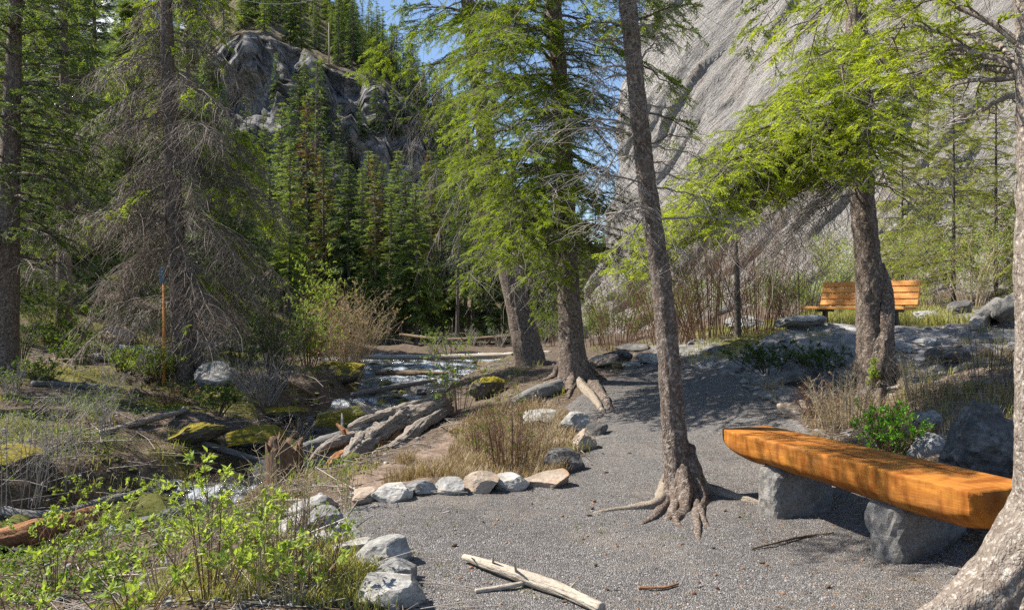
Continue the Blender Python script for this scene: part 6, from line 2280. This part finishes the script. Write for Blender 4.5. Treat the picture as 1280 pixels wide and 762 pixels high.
def blades(name, x, y, hgt, wid, mat, tint, per, spread):
    """Tufts of narrow bent blades."""
    K = len(x) * per
    i = np.repeat(np.arange(len(x)), per)
    bx, by = x[i] + RC.normal(size=K) * spread, y[i] + RC.normal(size=K) * spread
    bz = surf(bx, by)
    a = RC.random(K) * 6.28
    h = hgt * (.4 + .8 * RC.random(K))
    ln = h * (.2 + .6 * RC.random(K))
    b = np.stack([bx, by, bz - .005], -1)
    dr = np.stack([np.cos(a), np.sin(a), 0 * a], -1)
    sd = np.stack([-np.sin(a), np.cos(a), 0 * a], -1) * (wid * (.6 + .6 * RC.random(K)))[:, None]
    m = b + dr * (ln * .35)[:, None] + np.array([0, 0, 1]) * (h * .65)[:, None]
    t = b + dr * ln[:, None] + np.array([0, 0, 1]) * h[:, None]
    v = np.stack([b - sd, b + sd, m + sd * .7, m - sd * .7, t], 1).reshape(-1, 3)
    o = np.arange(K)[:, None] * 5
    mb = MB()
    tv = np.repeat(np.clip(tint + .22 * RC.normal(size=K), 0, 1), 5)
    mb.add(v, o + np.array([[0, 1, 2, 3]]), 0, tv)
    n0 = mb.n
    mb.f.append(o + np.array([[3, 2, 4]]))
    mb.m.append(np.zeros(K, np.int32))
    return tag(mb.build(name, mat, smooth=False), kind='stuff')


x, y, z = scatter(5200, 3.5, 7, -60, 560, 1.0)
k = (poly_dist(x, y, [hit(*q)[:2] for q in [(150, 764), (250, 700), (330, 690), (420, 690), (462, 720), (470, 764)]]) < .15) & (pathv(x, y) < .5) & (vnoise(np.stack([x * 5, y * 5, 0 * x], -1), 3) > -.25)
blades('grass', x[k], y[k], .10, .0035, M['grass'], .55, 7, .03)
x, y, z = scatter(6500, 6, 22, -80, 1320, 1.1)
k = nopath(x, y) & (vnoise(np.stack([x * 1.6, y * 1.6, 0 * x], -1), 13) + .9 * field(x, y, GREEN) > .35)
blades('dry_grass', x[k], y[k], .13, .005, M['grass'], .75, 7, .06)
x, y, z = scatter(700, 4, 11, 300, 1250, 1.1)
k = (pathv(x, y) > .3) & (vnoise(np.stack([x * 1.7, y * 1.7, 0 * x], -1), 23) > .38)
blades('path_grass', x[k], y[k], .035, .002, M['grass'], .25, 8, .02)
x, y, z = scatter(2600, 13, 26, 1000, 1320, 1.0)
k = field(x, y, GREEN) > .3
blades('meadow_grass', x[k], y[k], .22, .009, M['grass'], .7, 7, .08)
# mossy cushions of the banks
x, y, z = scatter(9000, 7, 26, -60, 640, 1.1)
sdist, sw_, _ = stream_at(x, y)
k = (sdist > 1.0 * sw_) & (sdist < 2.3 * sw_ + .4) & (vnoise(np.stack([x * 1.3, y * 1.3, 0 * x], -1), 33) > .05) & (x < -1.5)
blades('moss', x[k], y[k], .03, .008, M['moss'], .5, 10, .05)
# leafy ground cover of the left bank
x, y, z = scatter(7500, 5, 26, -80, 430, 1.0)
k = (sdist_ := stream_at(x, y))[0] > 1.35 * sdist_[1]
k &= vnoise(np.stack([x * .9, y * .9, 0 * x], -1), 43) > .1
x, y, z = x[k], y[k], z[k]
mb = MB()
per = 9
j = np.repeat(np.arange(len(x)), per)
K = len(j)
pp_ = np.stack([x[j] + RC.normal(size=K) * .09, y[j] + RC.normal(size=K) * .09, z[j]], -1)
pp_[:, 2] = surf(pp_[:, 0], pp_[:, 1]) + .02 + .08 * RC.random(K)
stamp(mb, LEAF_V, LEAF_F, pp_, spin(frames(unit(RC.normal(size=(K, 3)) + [0, 0, .5])), RC.normal(size=K)), .035 * (.6 + .7 * RC.random(K)), 0, np.clip(.45 + .25 * RC.normal(size=K), 0, 1))
tag(mb.build('ground_cover', M['leaf_mid'], smooth=False), kind='stuff')

# tufts of dry grass among the brush inside the stone border
x, y, z = scatter(6000, 6.6, 12.5, 430, 760, 1.0)
k = (poly_dist(x, y, LPOLY) < .05) & (pathv(x, y) < .5) & ((x > -.75 + .5 * vnoise(np.stack([x * 2, y * 2, 0 * x], -1), 53)) | (vnoise(np.stack([x * 2.5, y * 2.5, 0 * x], -1), 54) > .35))
M['straw'] = leaf_mat('straw_blades', (.15, .1, .06), (.44, .35, .22), .3, 1.2, objvar=0)
blades('straw_grass', x[k], y[k], .15, .004, M['straw'], .45, 7, .04)
x, y, z = scatter(4200, 6, 13, 900, 1300, 1.0)
k = (pathv(x, y) < .4) & (field(x, y, LITTER) > .2) & (vnoise(np.stack([x * 1.8, y * 1.8, 0 * x], -1), 55) > 0)
blades('straw_tufts', x[k], y[k], .13, .004, M['straw'], .5, 6, .04)
